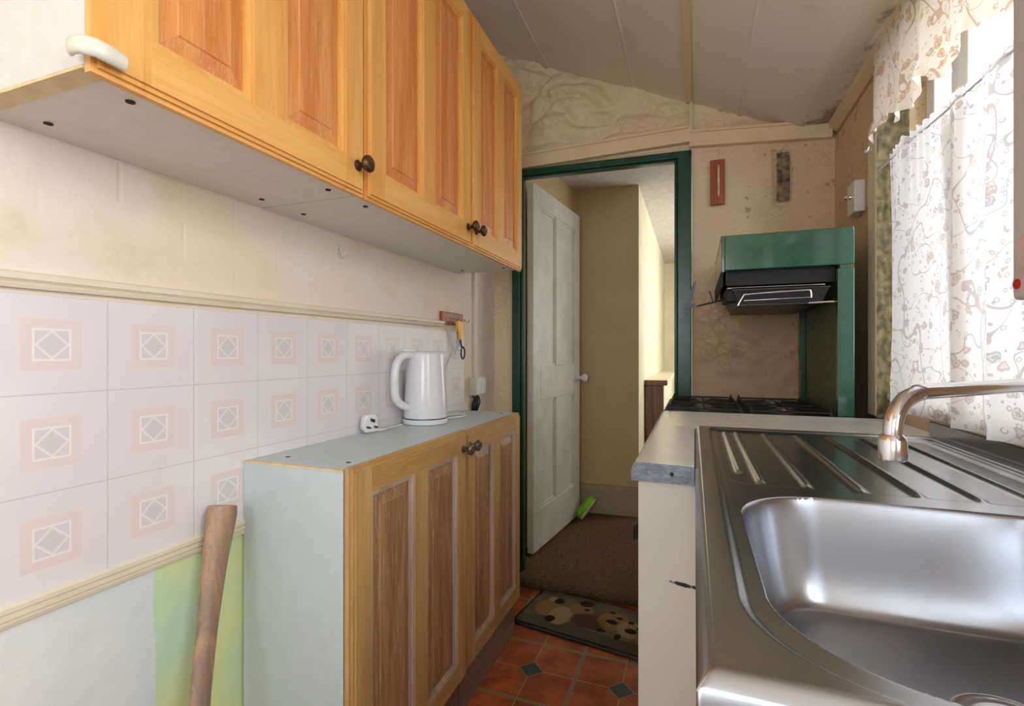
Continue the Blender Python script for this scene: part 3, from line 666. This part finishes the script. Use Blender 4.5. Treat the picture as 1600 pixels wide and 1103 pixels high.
# ---------------------------------------------------------------- kettle
KX, KY, KZ = -0.838, 1.437, LZ1 - 0.0006
o = thing('kettle', 'white plastic electric jug kettle on the low cabinet', 'kettle', (KX, KY, KZ))
hd = Vector((-0.42, -0.91, 0)).normalized(); sd = -hd
b = B(); b.lathe([(0.070, 0.0), (0.074, 0.003), (0.0745, 0.014), (0.072, 0.017)], (KX, KY, KZ), n=48); b.obj('power_base', MT['whitep'], o, smooth=40)
def spout(p, a, h):
    d = Vector((p.x - KX, p.y - KY, 0)); 
    if d.length < 1e-6: return p
    k = max(0.0, d.normalized().dot(sd)); t = min(1, max(0, (h - 0.160) / 0.075))
    return p + sd * (k ** 5) * t * 0.052 * min(1, d.length / 0.04)
b = B(); b.lathe([(0.060, 0.019), (0.0705, 0.021), (0.0715, 0.03), (0.0705, 0.06), (0.067, 0.12), (0.062, 0.18), (0.0575, 0.225), (0.0555, 0.233), (0.050, 0.236), (0.048, 0.234), (0.03, 0.2385), (0.0, 0.240)], (KX, KY, KZ), n=72, warp=spout)
b.obj('body', MT['whitep'], o, smooth=50)
b = B(); b.lathe([(0.0715, 0.0172), (0.0715, 0.0190)], (KX, KY, KZ), n=48); b.obj('seam_ring', MT['zinc'], o)
b = B(); C = Vector((KX, KY, KZ))
hp = [(0.050, 0.222), (0.075, 0.226), (0.098, 0.215), (0.112, 0.193), (0.117, 0.16), (0.117, 0.12), (0.113, 0.09), (0.100, 0.072), (0.084, 0.062), (0.066, 0.055)]
def smoothpts(q, n=4):
    out = []
    for i in range(len(q) - 1):
        p0 = Vector(q[max(i - 1, 0)]); p1 = Vector(q[i]); p2 = Vector(q[i + 1]); p3 = Vector(q[min(i + 2, len(q) - 1)])
        for k in range(n):
            t = k / n; out.append(0.5 * ((2 * p1) + (p2 - p0) * t + (2 * p0 - 5 * p1 + 4 * p2 - p3) * t * t + (3 * p1 - p0 - 3 * p2 + p3) * t ** 3))
    out.append(Vector(q[-1])); return out
pts = smoothpts([tuple(C + hd * r + Vector((0, 0, z))) for r, z in hp])
b.tube(pts, 0.0125, 14, flat=1.15, up=(0, 0, 1)); b.obj('handle', MT['whitep'], o, smooth=60)
b = B(); cc = C + hd * 0.072; q = Matrix.Rotation(math.atan2(hd.y, hd.x), 3, 'Z')
b.box(cc.x - 0.017, cc.x + 0.017, cc.y - 0.011, cc.y + 0.011, KZ + 0.236, KZ + 0.246, 0.003, 2, rot=q); b.obj('lid_button', MT['whitep'], o, smooth=40)
# cord and plug
PL = Vector((-0.882, 1.195, LZ1))
o = thing('mains_plug', 'white three-pin plug lying on low cabinet at end of kettle cord', 'plug', PL)
fd = Vector((0.84, -0.45, -0.05)).normalized(); sdv = Vector((0.47, 0.88, 0)).normalized(); upv = fd.cross(sdv).normalized() * -1
if upv.z < 0: upv = -upv
pc = PL + Vector((0, 0, 0.028))
def P(a, c_, d_): return pc + sdv * a + upv * c_ + fd * d_
b = B(); out = [(-0.024, -0.012), (-0.016, -0.024), (0.016, -0.024), (0.024, -0.012), (0.022, 0.014), (0.013, 0.026), (-0.013, 0.026), (-0.022, 0.014)]
b.prism([P(x, z, -0.012) for x, z in out], fd * 0.022); ob = b.obj('plug_body', MT['whitep'], o); md = ob.modifiers.new('bevel', 'BEVEL'); md.width = 0.003; md.segments = 2
for (a, c_, w_, h_, l_) in ((0, 0.012, 0.002, 0.004, 0.022), (-0.011, -0.008, 0.0032, 0.002, 0.018), (0.011, -0.008, 0.0032, 0.002, 0.018)):
    b = B(); b.prism([P(a - w_, c_ - h_, 0.009), P(a + w_, c_ - h_, 0.009), P(a + w_, c_ + h_, 0.009), P(a - w_, c_ + h_, 0.009)], fd * l_); b.obj('pin', MT['black'], o)
b = B(); b.tube(smoothpts([tuple(PL + Vector(v)) for v in ((0.0, 0.0, 0.010), (0.02, 0.035, 0.0065), (0.012, 0.075, 0.0045), (0.006, 0.125, 0.0035), (0.006, 0.158, 0.0035))]), 0.0033, 8); b.obj('cord', MT['whitep'], o, smooth=60)
b = B(); z = LZ1 + 0.0035
b.tube(smoothpts([(-0.832, 1.513, z), (-0.80, 1.56, z), (-0.785, 1.61, z), (-0.795, 1.655, z), (-0.825, 1.66, z), (-0.85, 1.63, z), (-0.86, 1.57, z), (-0.855, 1.51, z)]), 0.0033, 8)
tag(b.obj('cord_loop', MT['whitep'], smooth=60), 'loop of white cord lying on low cabinet behind the kettle', 'cord')

# ---------------------------------------------------------------- axe handle leaning on wall
o_pts = [(-0.884, 0.724, 0.785), (-0.883, 0.720, 0.770), (-0.879, 0.712, 0.745), (-0.868, 0.692, 0.68), (-0.846, 0.660, 0.58), (-0.822, 0.628, 0.48), (-0.796, 0.600, 0.38), (-0.768, 0.568, 0.27), (-0.742, 0.532, 0.16), (-0.716, 0.500, 0.07), (-0.700, 0.474, 0.018)]
rs = [0.0255, 0.0285, 0.0275, 0.0225, 0.0180, 0.0172, 0.018, 0.0188, 0.0195, 0.023, 0.019]
b = B(); b.tube(smoothpts(o_pts, 3), 0.02, 20, rs=[rs[min(i // 3, 9)] + (rs[min(i // 3 + 1, 10)] - rs[min(i // 3, 9)]) * (i % 3) / 3 for i in range(31)], flat=0.62, up=(0.35, 0.9, 0))
tag(b.obj('axe_handle', MT['axe'], smooth=60), 'weathered wooden tool handle leaning on the tiled wall beside the low cabinet', 'tool handle')

# ---------------------------------------------------------------- doormat
o = thing('doormat', 'dark-edged doormat printed with puppies and a basket, at the hall step', 'doormat', (-0.392, 1.985, 0.0))
o.rotation_euler.z = math.radians(-9.0)
b = B(); b.box(-0.285, 0.285, -0.165, 0.165, 0.001, 0.007, 0.002)
me_o = b.obj('rubber_backing', MT['blackp']); me_o.parent = o
b = B(); b.box(-0.272, 0.272, -0.145, 0.152, 0.007, 0.011, 0.002)
me_o = b.obj('printed_pile', MT['mat']); me_o.parent = o

# ---------------------------------------------------------------- right-hand run: units, worktop, sink
WT = 0.90
o = thing('base_unit', 'white base unit under the worktop, black handle on its front', 'cabinet', (-0.085, 0.89, 0))
b = B(); b.box(-0.076, 0.50, 0.893, 1.695, 0.10, 0.866, 0.001); b.box(-0.092, 0.014, 0.891, 0.893, 0.0, 0.866); b.obj('carcass', MT['panel'], o)
b = B(); b.box(-0.03, 0.50, 0.895, 1.69, 0.001, 0.099); b.obj('plinth', MT['plum'], o)
for y0, y1, hy in ((0.893, 1.292, 0.96), (1.296, 1.695, 1.63)):
    b = B(); b.box(-0.093, -0.0765, y0, y1, 0.105, 0.862, 0.002); dd = b.obj('door', MT['lam'], o)
    b = B(); b.lathe([(0.007, 0), (0.007, 0.003), (0.015, 0.006), (0.017, 0.011), (0.014, 0.015), (0.0, 0.016)], (-0.093, hy, 0.752), (-1, 0, 0), 18); b.obj('knob', MT['blackp'], dd, smooth=50)
o = thing('sink_unit', 'cream cabinet under the stainless steel sink', 'cabinet', (0.02, 0.32, 0))
b = B(); b.box(0.034, 0.52, 0.325, 0.888, 0.10, 0.74, 0.001); b.obj('carcass', MT['carc'], o)
b = B(); b.box(0.07, 0.52, 0.33, 0.885, 0.001, 0.099); b.obj('plinth', MT['plum'], o)
for y0, y1 in ((0.327, 0.604), (0.608, 0.886)):
    b = B(); b.box(0.016, 0.033, y0, y1, 0.105, 0.866, 0.002); b.obj('door', MT['creamw'], o)
o = thing('worktop', 'white laminate worktop with bare steel end strip between sink and green cooker', 'worktop', (-0.1, 0.88, 0.868))
b = B(); z0 = 0.868
prof = [(0.0, WT), (-0.090, WT), (-0.096, WT - 0.002), (-0.101, WT - 0.007), (-0.103, WT - 0.014), (-0.103, z0), (0.0, z0)]
b.prism([(x, 0.8825, z) for x, z in prof], (0, 1.352 - 0.8825, 0)); prof[0] = (XR - 0.001, WT); prof[-1] = (XR - 0.001, z0)
b.prism([(x, 1.352, z) for x, z in prof], (0, 0.348, 0)); b.obj('top', MT['lam'], o, smooth=30)
b = B(); prof[0] = (0.0, WT - 0.001); prof[-1] = (0.0, z0 - 0.001); b.prism([(x * 1.004, 0.8805, z) for x, z in prof], (0, 0.002, 0)); b.obj('end_strip', MT['zinc'], o)
b = B(); b.lathe([(0.003, 0), (0.0034, 0.0012), (0.001, 0.0018)], (-0.036, 0.8805, 0.884), (0, -1, 0), 12); b.obj('screw', MT['dark'], o)

# sink: one pressed sheet, sampled as a height field
SX0, SX1, SY0, SY1, SZ = 0.001, 0.508, 0.303, 1.350, 0.9055
def sdrr(x, y, x0, x1, y0, y1, r):
    cx, cy = (x0 + x1) / 2, (y0 + y1) / 2; qx = abs(x - cx) - (x1 - x0) / 2 + r; qy = abs(y - cy) - (y1 - y0) / 2 + r
    return math.hypot(max(qx, 0), max(qy, 0)) + min(max(qx, qy), 0) - r
def ss(a, c, x): t = min(1, max(0, (x - a) / (c - a))); return t * t * (3 - 2 * t)
ribs = [(0.068, 0.86), (0.092, 0.80), (0.150, 0.795), (0.215, 0.795), (0.280, 0.795), (0.345, 0.795), (0.410, 0.795)]
def sinkz(x, y):
    z = SZ
    e = min(x - SX0, SX1 - x, y - SY0, SY1 - y)
    z -= 0.010 * (1 - ss(0, 1, (max(e, 0) / 0.011) ** 0.6))
    r = 0.10 if y < 0.8 else 0.035
    d = sdrr(x, y, 0.034, 0.476, 0.314, 1.322, r)
    z -= 0.0045 * ss(0.003, -0.005, d)
    if y > 0.76:
        z -= 0.0025 * ss(0.0, -0.012, sdrr(x, y, 0.045, 0.465, 0.785, 1.31, 0.03))
        for rx, ry in ribs: z += 0.0052 * math.exp(-((x - rx) / 0.0055) ** 2) * ss(ry - 0.012, ry + 0.012, y) * ss(1.30, 1.275, y)
        for k_, (rx, ry) in enumerate(ribs): pass
    db = sdrr(x, y, 0.052, 0.452, 0.330, 0.742, 0.105)
    if db < 0:
        t = min(1, -db / 0.050); t2 = t * t / (t + 0.12) * 1.12
        z -= 0.128 * (1 - (1 - min(t2, 1)) ** 2.6)
        dw = math.hypot(x - 0.262, y - 0.545); z -= 0.006 * ss(0.24, 0.0, dw); z -= 0.004 * ss(0.046, 0.042, dw)
    return z
b = B()
xs = sorted(set([round(SX0 + v, 5) for v in (0, 0.0015, 0.003, 0.005, 0.0075)] + [round(SX0 + 0.0095 + i * 0.0016, 5) for i in range(307)]))
xs = [x for x in xs if x < SX1 - 0.004] + [SX1 - 0.003, SX1]
ys = [SY0, SY0 + 0.0015, SY0 + 0.003, SY0 + 0.0055] + [y for y in arange(SY0 + 0.008, 0.79, 0.0017)] + [y for y in arange(0.79, SY1 - 0.002, 0.004)][1:] + [SY1]
g = b.grid(lambda x, y: Vector((x, y, sinkz(x, y))), xs, ys)
n0, n1 = len(xs), len(ys)
loop = [g[i][0] for i in range(n0)] + [g[n0 - 1][j] for j in range(1, n1)] + [g[i][n1 - 1] for i in range(n0 - 2, -1, -1)] + [g[0][j] for j in range(n1 - 2, 0, -1)]
low = [b.bm.verts.new((v.co.x, v.co.y, 0.872)) for v in loop]
for i in range(len(loop)): b.bm.faces.new([loop[i], loop[(i + 1) % len(loop)], low[(i + 1) % len(loop)], low[i]])
sink = thing('sink', 'stainless steel single-bowl sink with ribbed drainer beside the window', 'sink', (SX0, SY0, 0.87))
b.obj('sink_top', MT['steel'], sink, smooth=50)
b = B(); b.box(SX1 - 0.001, SX1 + 0.0015, SY0, 1.395, 0.885, 0.934, 0.0005); b.box(SX1 - 0.001, SX1 + 0.020, SY0, 1.395, 0.932, 0.934); b.obj('upstand', MT['steel'], sink)
b = B(); wz = sinkz(0.262, 0.545)
b.lathe([(0.0, 0.0008), (0.018, 0.0008), (0.022, 0.0015), (0.026, 0.004), (0.036, 0.0052), (0.040, 0.005), (0.0415, 0.003), (0.0415, -0.004)], (0.262, 0.545, wz), n=36); b.obj('waste', MT['chrome'], sink, smooth=40)

# tap
tx, ty = 0.470, 0.905
t = thing('tap', 'chrome swan-neck mixer tap with its long spout swung over the sink bowl', 'tap', (tx, ty, SZ))
b = B(); b.lathe([(0.024, 0.0), (0.024, 0.004), (0.018, 0.012), (0.0165, 0.055), (0.013, 0.065), (0.0105, 0.10)], (tx, ty, SZ), n=28); b.obj('tap_body', MT['chrome'], t, smooth=40)
b = B(); P0 = Vector((0.212, 0.678)); zt = CAMZ - 0.0445
e = Vector((tx, ty)); dr = (P0 - e); Ls = dr.length; dr.normalize()
def sp(r, z): v = e + dr * r; return (v.x, v.y, z)
path = [sp(0, SZ + 0.09), sp(0, zt - 0.045), sp(0.004, zt - 0.022), sp(0.015, zt - 0.006), sp(0.035, zt + 0.001), sp(0.06, zt + 0.0015), sp(Ls - 0.07, zt - 0.001), sp(Ls - 0.045, zt - 0.003), sp(Ls - 0.022, zt - 0.010), sp(Ls - 0.007, zt - 0.024), sp(Ls - 0.001, zt - 0.038), sp(Ls, zt - 0.056)]
b.tube(smoothpts(path, 4), 0.0093, 18); b.obj('spout', MT['chrome'], t, smooth=60)
b = B(); b.lathe([(0.0115, 0.0), (0.0138, 0.002), (0.0142, 0.022), (0.0125, 0.027), (0.0098, 0.030)], (P0.x, P0.y, zt - 0.078), n=24); b.obj('nozzle', MT['chrome'], t, smooth=40)

# ---------------------------------------------------------------- cooker with eye-level grill
CY0, CY1 = 1.708, 2.245
o = thing('cooker', 'green enamel gas cooker with eye-level grill and black hob, against far wall', 'cooker', (0.2, 1.97, 0))
b = B(); b.box(-0.085, 0.40, CY0 + 0.002, CY1, 0.02, 0.875, 0.006); b.obj('body', MT['enamel'], o)
b = B(); b.box(-0.108, -0.087, CY0 + 0.01, CY1 - 0.01, 0.10, 0.72, 0.004); dd = b.obj('oven_door', MT['enamel'], o)
b = B(); b.tube([(-0.108, CY0 + 0.05, 0.68), (-0.135, CY0 + 0.05, 0.68), (-0.135, CY1 - 0.05, 0.68), (-0.108, CY1 - 0.05, 0.68)], 0.007, 8); b.obj('handle', MT['chrome'], dd)
b = B(); b.box(-0.100, 0.43, CY0, CY1, 0.876, 0.892, 0.003); b.obj('hob', MT['black'], o)
for cx in (0.03, 0.28):
    for cy in (1.84, 2.09):
        b = B(); b.lathe([(0.045, 0), (0.045, 0.006), (0.03, 0.010), (0.03, 0.016), (0.0, 0.018)], (cx, cy, 0.892), n=24); b.obj('burner', MT['pewter'], o, smooth=40)
b = B()
for cx in (0.03, 0.28):
    for y in (CY0 + 0.03, 1.965, CY1 - 0.03): b.box(cx - 0.115, cx + 0.115, y - 0.004, y + 0.004, 0.903, 0.909, 0.001)
    for x in (cx - 0.112, cx + 0.112): b.box(x - 0.004, x + 0.004, CY0 + 0.03, CY1 - 0.03, 0.903, 0.909, 0.001)
    for cy in (1.84, 2.09):
        for k_ in range(4):
            a = k_ * R90; p = Vector((cx, cy, 0)); v = Vector((math.cos(a), math.sin(a), 0))
            b.tube([p + v * 0.025 + Vector((0, 0, 0.909)), p + v * 0.112 + Vector((0, 0, 0.906))], 0.003, 6)
    for x in (cx - 0.11, cx + 0.11):
        for y in (CY0 + 0.03, CY1 - 0.03): b.box(x - 0.006, x + 0.006, y - 0.006, y + 0.006, 0.8915, 0.904); b.tube([(x, y, 0.908), (x, y, 0.918)], 0.004, 6, rs=[0.004, 0.003])
b.obj('pan_support', MT['black'], o)
b = B(); b.box(0.410, 0.447, CY0 + 0.024, CY1, 0.891, 1.462, 0.002); b.obj('back_panel', MT['enamel_in'], o)
b = B(); b.box(0.403, 0.447, CY0 + 0.018, CY0 + 0.040, 0.891, 1.345, 0.003); b.obj('side_column', MT['enamel'], o)
b = B(); b.box(0.392, 0.411, CY1 - 0.03, CY1, 0.891, 1.30, 0.003); b.obj('side_column', MT['green'], o)
# grill hood: open-bottomed box
b = B(); HY0, HY1 = CY0 + 0.020, CY1 - 0.01
b.box(0.080, 0.447, HY0, HY1, 1.455, 1.468, 0.004); b.box(0.092, 0.447, HY0, HY0 + 0.010, 1.356, 1.460, 0.002); b.box(0.092, 0.447, HY1 - 0.01, HY1, 1.366, 1.460, 0.002); b.box(0.082, 0.092, HY0, HY1, 1.350, 1.462, 0.002)
b.obj('grill_hood', MT['enamel'], o)
b = B(); b.box(0.0795, 0.086, HY0 - 0.001, HY1 + 0.001, 1.300, 1.352, 0.002); b.box(0.095, 0.101, HY0 + 0.004, HY0 + 0.02, 1.31, 1.36); b.box(0.10, 0.405, HY0 + 0.035, HY1 - 0.02, 1.31, 1.45)
b.obj('grill_housing', MT['black'], o)
b = B(); b.tube([(0.10, HY0 + 0.022, 1.300), (0.375, HY0 + 0.022, 1.300)], 0.003, 8); b.tube([(0.33, HY0 + 0.02, 1.245), (0.405, HY0 + 0.02, 1.247)], 0.003, 8); b.obj('runner', MT['chrome'], o)
# grill pan, its own thing
o = thing('grill_pan', 'dark enamel grill pan with wire rack and black folding handle under green grill', 'grill pan', (0.25, 1.95, 1.235))
b = B()
x0, x1, y0, y1, z0, z1 = 0.118, 0.385, HY0 + 0.008, HY1 - 0.03, 1.243, 1.292
b.prism([(x0 + 0.02, y0 + 0.015, z0), (x1 - 0.02, y0 + 0.015, z0), (x1 - 0.02, y1 - 0.015, z0), (x0 + 0.02, y1 - 0.015, z0)], (0, 0, 0.004))
for (ax0, ay0, ax1, ay1) in ((x0, y0, x1, y0), (x1, y0, x1, y1), (x1, y1, x0, y1), (x0, y1, x0, y0)):
    cx, cy = (x0 + x1) / 2, (y0 + y1) / 2
    def inn(x, y, s=0.018): return (x + (s if x < cx else -s), y + (s if y < cy else -s), z0)
    q = [(ax0, ay0, z1), (ax1, ay1, z1), inn(ax1, ay1), inn(ax0, ay0)]; q2 = [(x + (0.003 if x < cx else -0.003), y + (0.003 if y < cy else -0.003), z) for x, y, z in q]
    b.poly(q); b.poly(q2[::-1])
b.tube([(x0, y0, z1), (x1, y0, z1), (x1, y1, z1), (x0, y1, z1), (x0, y0, z1)], 0.0035, 6)
b.obj('pan', MT['pan'], o)
b = B(); ry = y0 - 0.006
b.tube(smoothpts([(x0 + 0.012, ry, z0 - 0.002), (x0 + 0.028, ry, z0 + 0.028), (x0 + 0.045, ry, z0 + 0.034), (x1 - 0.07, ry, z0 + 0.040), (x1 - 0.052, ry, z0 + 0.036), (x1 - 0.05, ry, z0 + 0.016)], 3), 0.0028, 8)
b.tube([(x0 + 0.03, ry + 0.002, z0 + 0.014), (x1 - 0.05, ry + 0.002, z0 + 0.018)], 0.002, 6); b.obj('wire_rack', MT['chrome'], o, smooth=60)
b = B(); b.box(x0 - 0.022, x0 + 0.02, 1.765, 1.83, 1.258, 1.298, 0.004); b.box(x0 - 0.03, x0 - 0.01, 1.78, 1.82, 1.252, 1.272, 0.003); b.obj('handle_bracket', MT['black'], o)
b = B(); b.tube([(x0 - 0.02, 1.80, 1.270), (0.005, 1.80, 1.249)], 0.0028, 8); b.tube([(0.06, 1.80, 1.262), (0.048, 1.80, 1.30)], 0.0025, 6)
b.prism([(0.006, 1.795, 1.336), (-0.004, 1.795, 1.331), (-0.032, 1.795, 1.242), (0.010, 1.795, 1.249), (0.010, 1.795, 1.256), (-0.010, 1.795, 1.262)], (0, 0.012, 0))
b.obj('folding_handle', MT['blackp'], o)

# ---------------------------------------------------------------- things on the end wall
def on_end(x, o_=0.0): return yw(x) - 0.012 - o_
x = 0.092
o = thing('thermometer_plaque', 'narrow red-brown wooden thermometer plaque on far wall right of the green door frame', 'thermometer', (x, on_end(x), 1.815))
b = B(); b.box(x - 0.0285, x + 0.0285, yw(x) - 0.030, yw(x) - 0.014, 1.720, 1.910, 0.003); b.box(x - 0.01, x + 0.01, yw(x) - 0.027, yw(x) + 0.0, 1.75, 1.88); b.obj('board', MT['redwood'], o)
b = B(); b.tube([(x + 0.004, yw(x) - 0.032, 1.752), (x + 0.004, yw(x) - 0.032, 1.884)], 0.0045, 8); b.obj('tube', MT['chip'], o, smooth=60)
for z in (1.758, 1.878):
    b = B(); b.lathe([(0.004, 0), (0.003, 0.002)], (x + 0.004, yw(x) - 0.034, z), (0, -1, 0), 10); b.obj('screw', MT['dark'], o)
b = B(); x0, x1 = 0.318, 0.366
b.grid(lambda u, v: Vector((u, yw(u) - 0.017 - 0.005 * noise.noise(Vector((u * 60, v * 50, 3))), v)), arange(x0, x1, 0.003), arange(1.715, 1.915, 0.003))
struct(b.obj('trim_8', MT['rubble'], smooth=180))

# ---------------------------------------------------------------- right wall
o = thing('pull_switch', 'white switch box with small chrome knob on right wall beside window', 'switch', (XR, 1.975, 1.60))
b = B(); b.box(XR - 0.032, XR, 1.93, 2.01, 1.560, 1.665, 0.003); b.obj('box', MT['whitep'], o)
b = B(); b.lathe([(0.008, 0), (0.006, 0.006), (0.009, 0.012), (0.006, 0.018)], (XR - 0.032, 1.975, 1.620), (-1, 0, 0), 16); b.obj('knob', MT['chrome'], o, smooth=50)
b = B(); b.box(0.500, XR, 1.731, 1.806, 0.901, 1.785, 0.006, 3); struct(b.obj('trim_9', MT['creamw']))
b = B(); b.grid(lambda x, z: Vector((x, 1.726 - 0.006 * noise.noise(Vector((x * 90, z * 40, 3))), z)), arange(0.501, XR + 0.05, 0.004), arange(0.90, 1.93, 0.006)); struct(b.obj('trim_10', MT['moss'], smooth=180))
b = B(); b.tube([(0.500, 1.765, 1.700), (0.487, 1.762, 1.700), (0.480, 1.756, 1.694), (0.479, 1.746, 1.687), (0.481, 1.736, 1.690), (0.484, 1.732, 1.699)], 0.0025, 8)
tag(b.obj('curtain_hook', MT['whitep'], smooth=60), 'white cup hook screwed into the window trim', 'hook')

# window
win = thing('window_1', 'window', 'window', (XR + 0.1, WY0, WZ0)); del win['label']; del win['category']; struct(win)
b = B(); XW = XR + 0.09
for y0, y1, z0, z1 in ((WY0, WY0 + 0.05, WZ0, WZ1), (WY1 - 0.05, WY1, WZ0, WZ1), (WY0 + 0.05, WY1 - 0.05, WZ0, WZ0 + 0.05), (WY0 + 0.05, WY1 - 0.05, WZ1 - 0.04, WZ1), (1.50, 1.55, WZ0 + 0.05, WZ1 - 0.04)): b.box(XW, XW + 0.045, y0, y1, z0, z1, 0.004)
b.obj('window_frame', MT['upvc'], win)
b = B(); b.box(XW + 0.006, XW + 0.03, 1.56, 1.60, WZ0 + 0.05, WZ1 - 0.04, 0.003); b.obj('casement', MT['upvc'], win)
b = B(); b.box(XW + 0.02, XW + 0.024, WY0 + 0.05, 1.50, WZ0 + 0.05, WZ1 - 0.04); b.obj('pane', MT['glass'], win)
b = B(); b.box(XW + 0.02, XW + 0.024, 1.55, WY1 - 0.05, WZ0 + 0.05, WZ1 - 0.04); b.obj('pane', MT['glass'], win)
b = B(); b.box(XR - 0.004, XW, WY0 + 0.001, WY1 - 0.001, WZ0, WZ0 + 0.014, 0.003); b.obj('window_sill', MT['creamw'], win)

win = thing('added_window_2', 'window', 'window', (XR + 0.1, -0.8, WZ0)); del win['label']; del win['category']; struct(win)  # unseen window beside the viewpoint, added to light the left wall
b = B()
for y0, y1, z0, z1 in ((-0.80, -0.75, WZ0, WZ1), (0.25, 0.30, WZ0, WZ1), (-0.75, 0.25, WZ0, WZ0 + 0.05), (-0.75, 0.25, WZ1 - 0.04, WZ1)): b.box(XW, XW + 0.045, y0, y1, z0, z1, 0.004)
b.obj('window_frame', MT['upvc'], win)
b = B(); b.box(XW + 0.02, XW + 0.024, -0.75, 0.25, WZ0 + 0.05, WZ1 - 0.04); b.obj('pane', MT['glass'], win)

# curtain wires and curtains
b = B(); b.tube([(0.502, 0.84, 1.590), (0.502, 1.3, 1.604), (0.502, 1.728, 1.622)], 0.0025, 8)
cw = tag(b.obj('curtain_wire', MT['whitep'], smooth=60), 'thin wire holding up the lower net curtain', 'curtain wire')
b = B()
def cur(y, z):
    k_ = (z - 0.938) / (1.636 - 0.938); z += (y - 1.64) * 0.04 * k_
    w_ = y * 34 + 1.6 * math.sin(y * 11) + 0.7 * (1 - k_) * math.sin(y * 7); fold = (abs(math.sin(w_ * 0.5)) ** 0.6 * 2 - 1) * 0.013 + math.sin(y * 15 + 0.6 + 0.8 * k_) * 0.006
    ruf = math.sin(y * 170 + 2 * math.sin(y * 31)) * 0.005 * max(0, (k_ - 0.72) / 0.28)
    return Vector((0.500 + fold * (1 - 0.45 * k_) + ruf - 0.004, y + 0.01 * math.sin(y * 21) * (1 - k_), z + (0.004 * math.sin(y * 190) if k_ > 0.985 else 0)))
b.grid(cur, arange(0.86, 1.622, 0.003), arange(0.938, 1.636, 0.01))
nc = b.obj('net_curtain', MT['curtain'], smooth=180)
b = B(); b.grid(lambda y, z: Vector((0.5235 + 0.003 * math.sin(y * 60), y - 0.035 * (1.5 - z), z)), arange(1.235, 1.325, 0.004), arange(0.975, 1.59, 0.02)); b.obj('doubled_hem', MT['valance'], nc, smooth=180)
tag(nc, 'long cream floral net curtain covering lower window behind sink', 'curtain')
b = B()
def val(y, v):
    drop = 0.262 + (1.73 - y) * 0.07 + 0.020 * math.sin(y * 26) + 0.010 * math.sin(y * 61 + 1); z = 1.985 - v * drop
    fr = max(0, (v - 0.8) / 0.2)
    x = 0.497 + math.sin(y * 40 + math.sin(y * 13)) * 0.008 * (0.3 + v) + fr * math.sin(y * 120) * 0.008 - fr * 0.004
    return Vector((x, y, z))
b.grid(val, arange(0.86, 1.74, 0.004), arange(0, 1, 0.04))
tag(b.obj('curtain_valance', MT['valance'], smooth=180), 'short frilled floral valance hanging at ceiling height above the window', 'curtain')

# wall-mounted water heater at the right edge
o = thing('water_heater', 'pale grey wall-mounted water heater with red indicator, right edge above the sink', 'water heater', (XR, 0.6, 1.153))
b = B(); b.box(0.360, XR, 0.40, 0.770, 1.153, 1.62, 0.006, 3); b.obj('casing', MT['heater'], o)
b = B(); b.lathe([(0.006, 0), (0.006, 0.002), (0.004, 0.003)], (0.360, 0.757, 1.172), (-1, 0, 0), 16); b.obj('indicator', MT['red'], o, smooth=50)
b = B(); b.lathe([(0.02, 0), (0.019, 0.014), (0.0, 0.015)], (0.360, 0.715, 1.205), (-1, 0, 0), 24); b.obj('dial', MT['pink'], o, smooth=50)

for ob in bpy.data.objects:
    if '_o' in ob: del ob['_o']
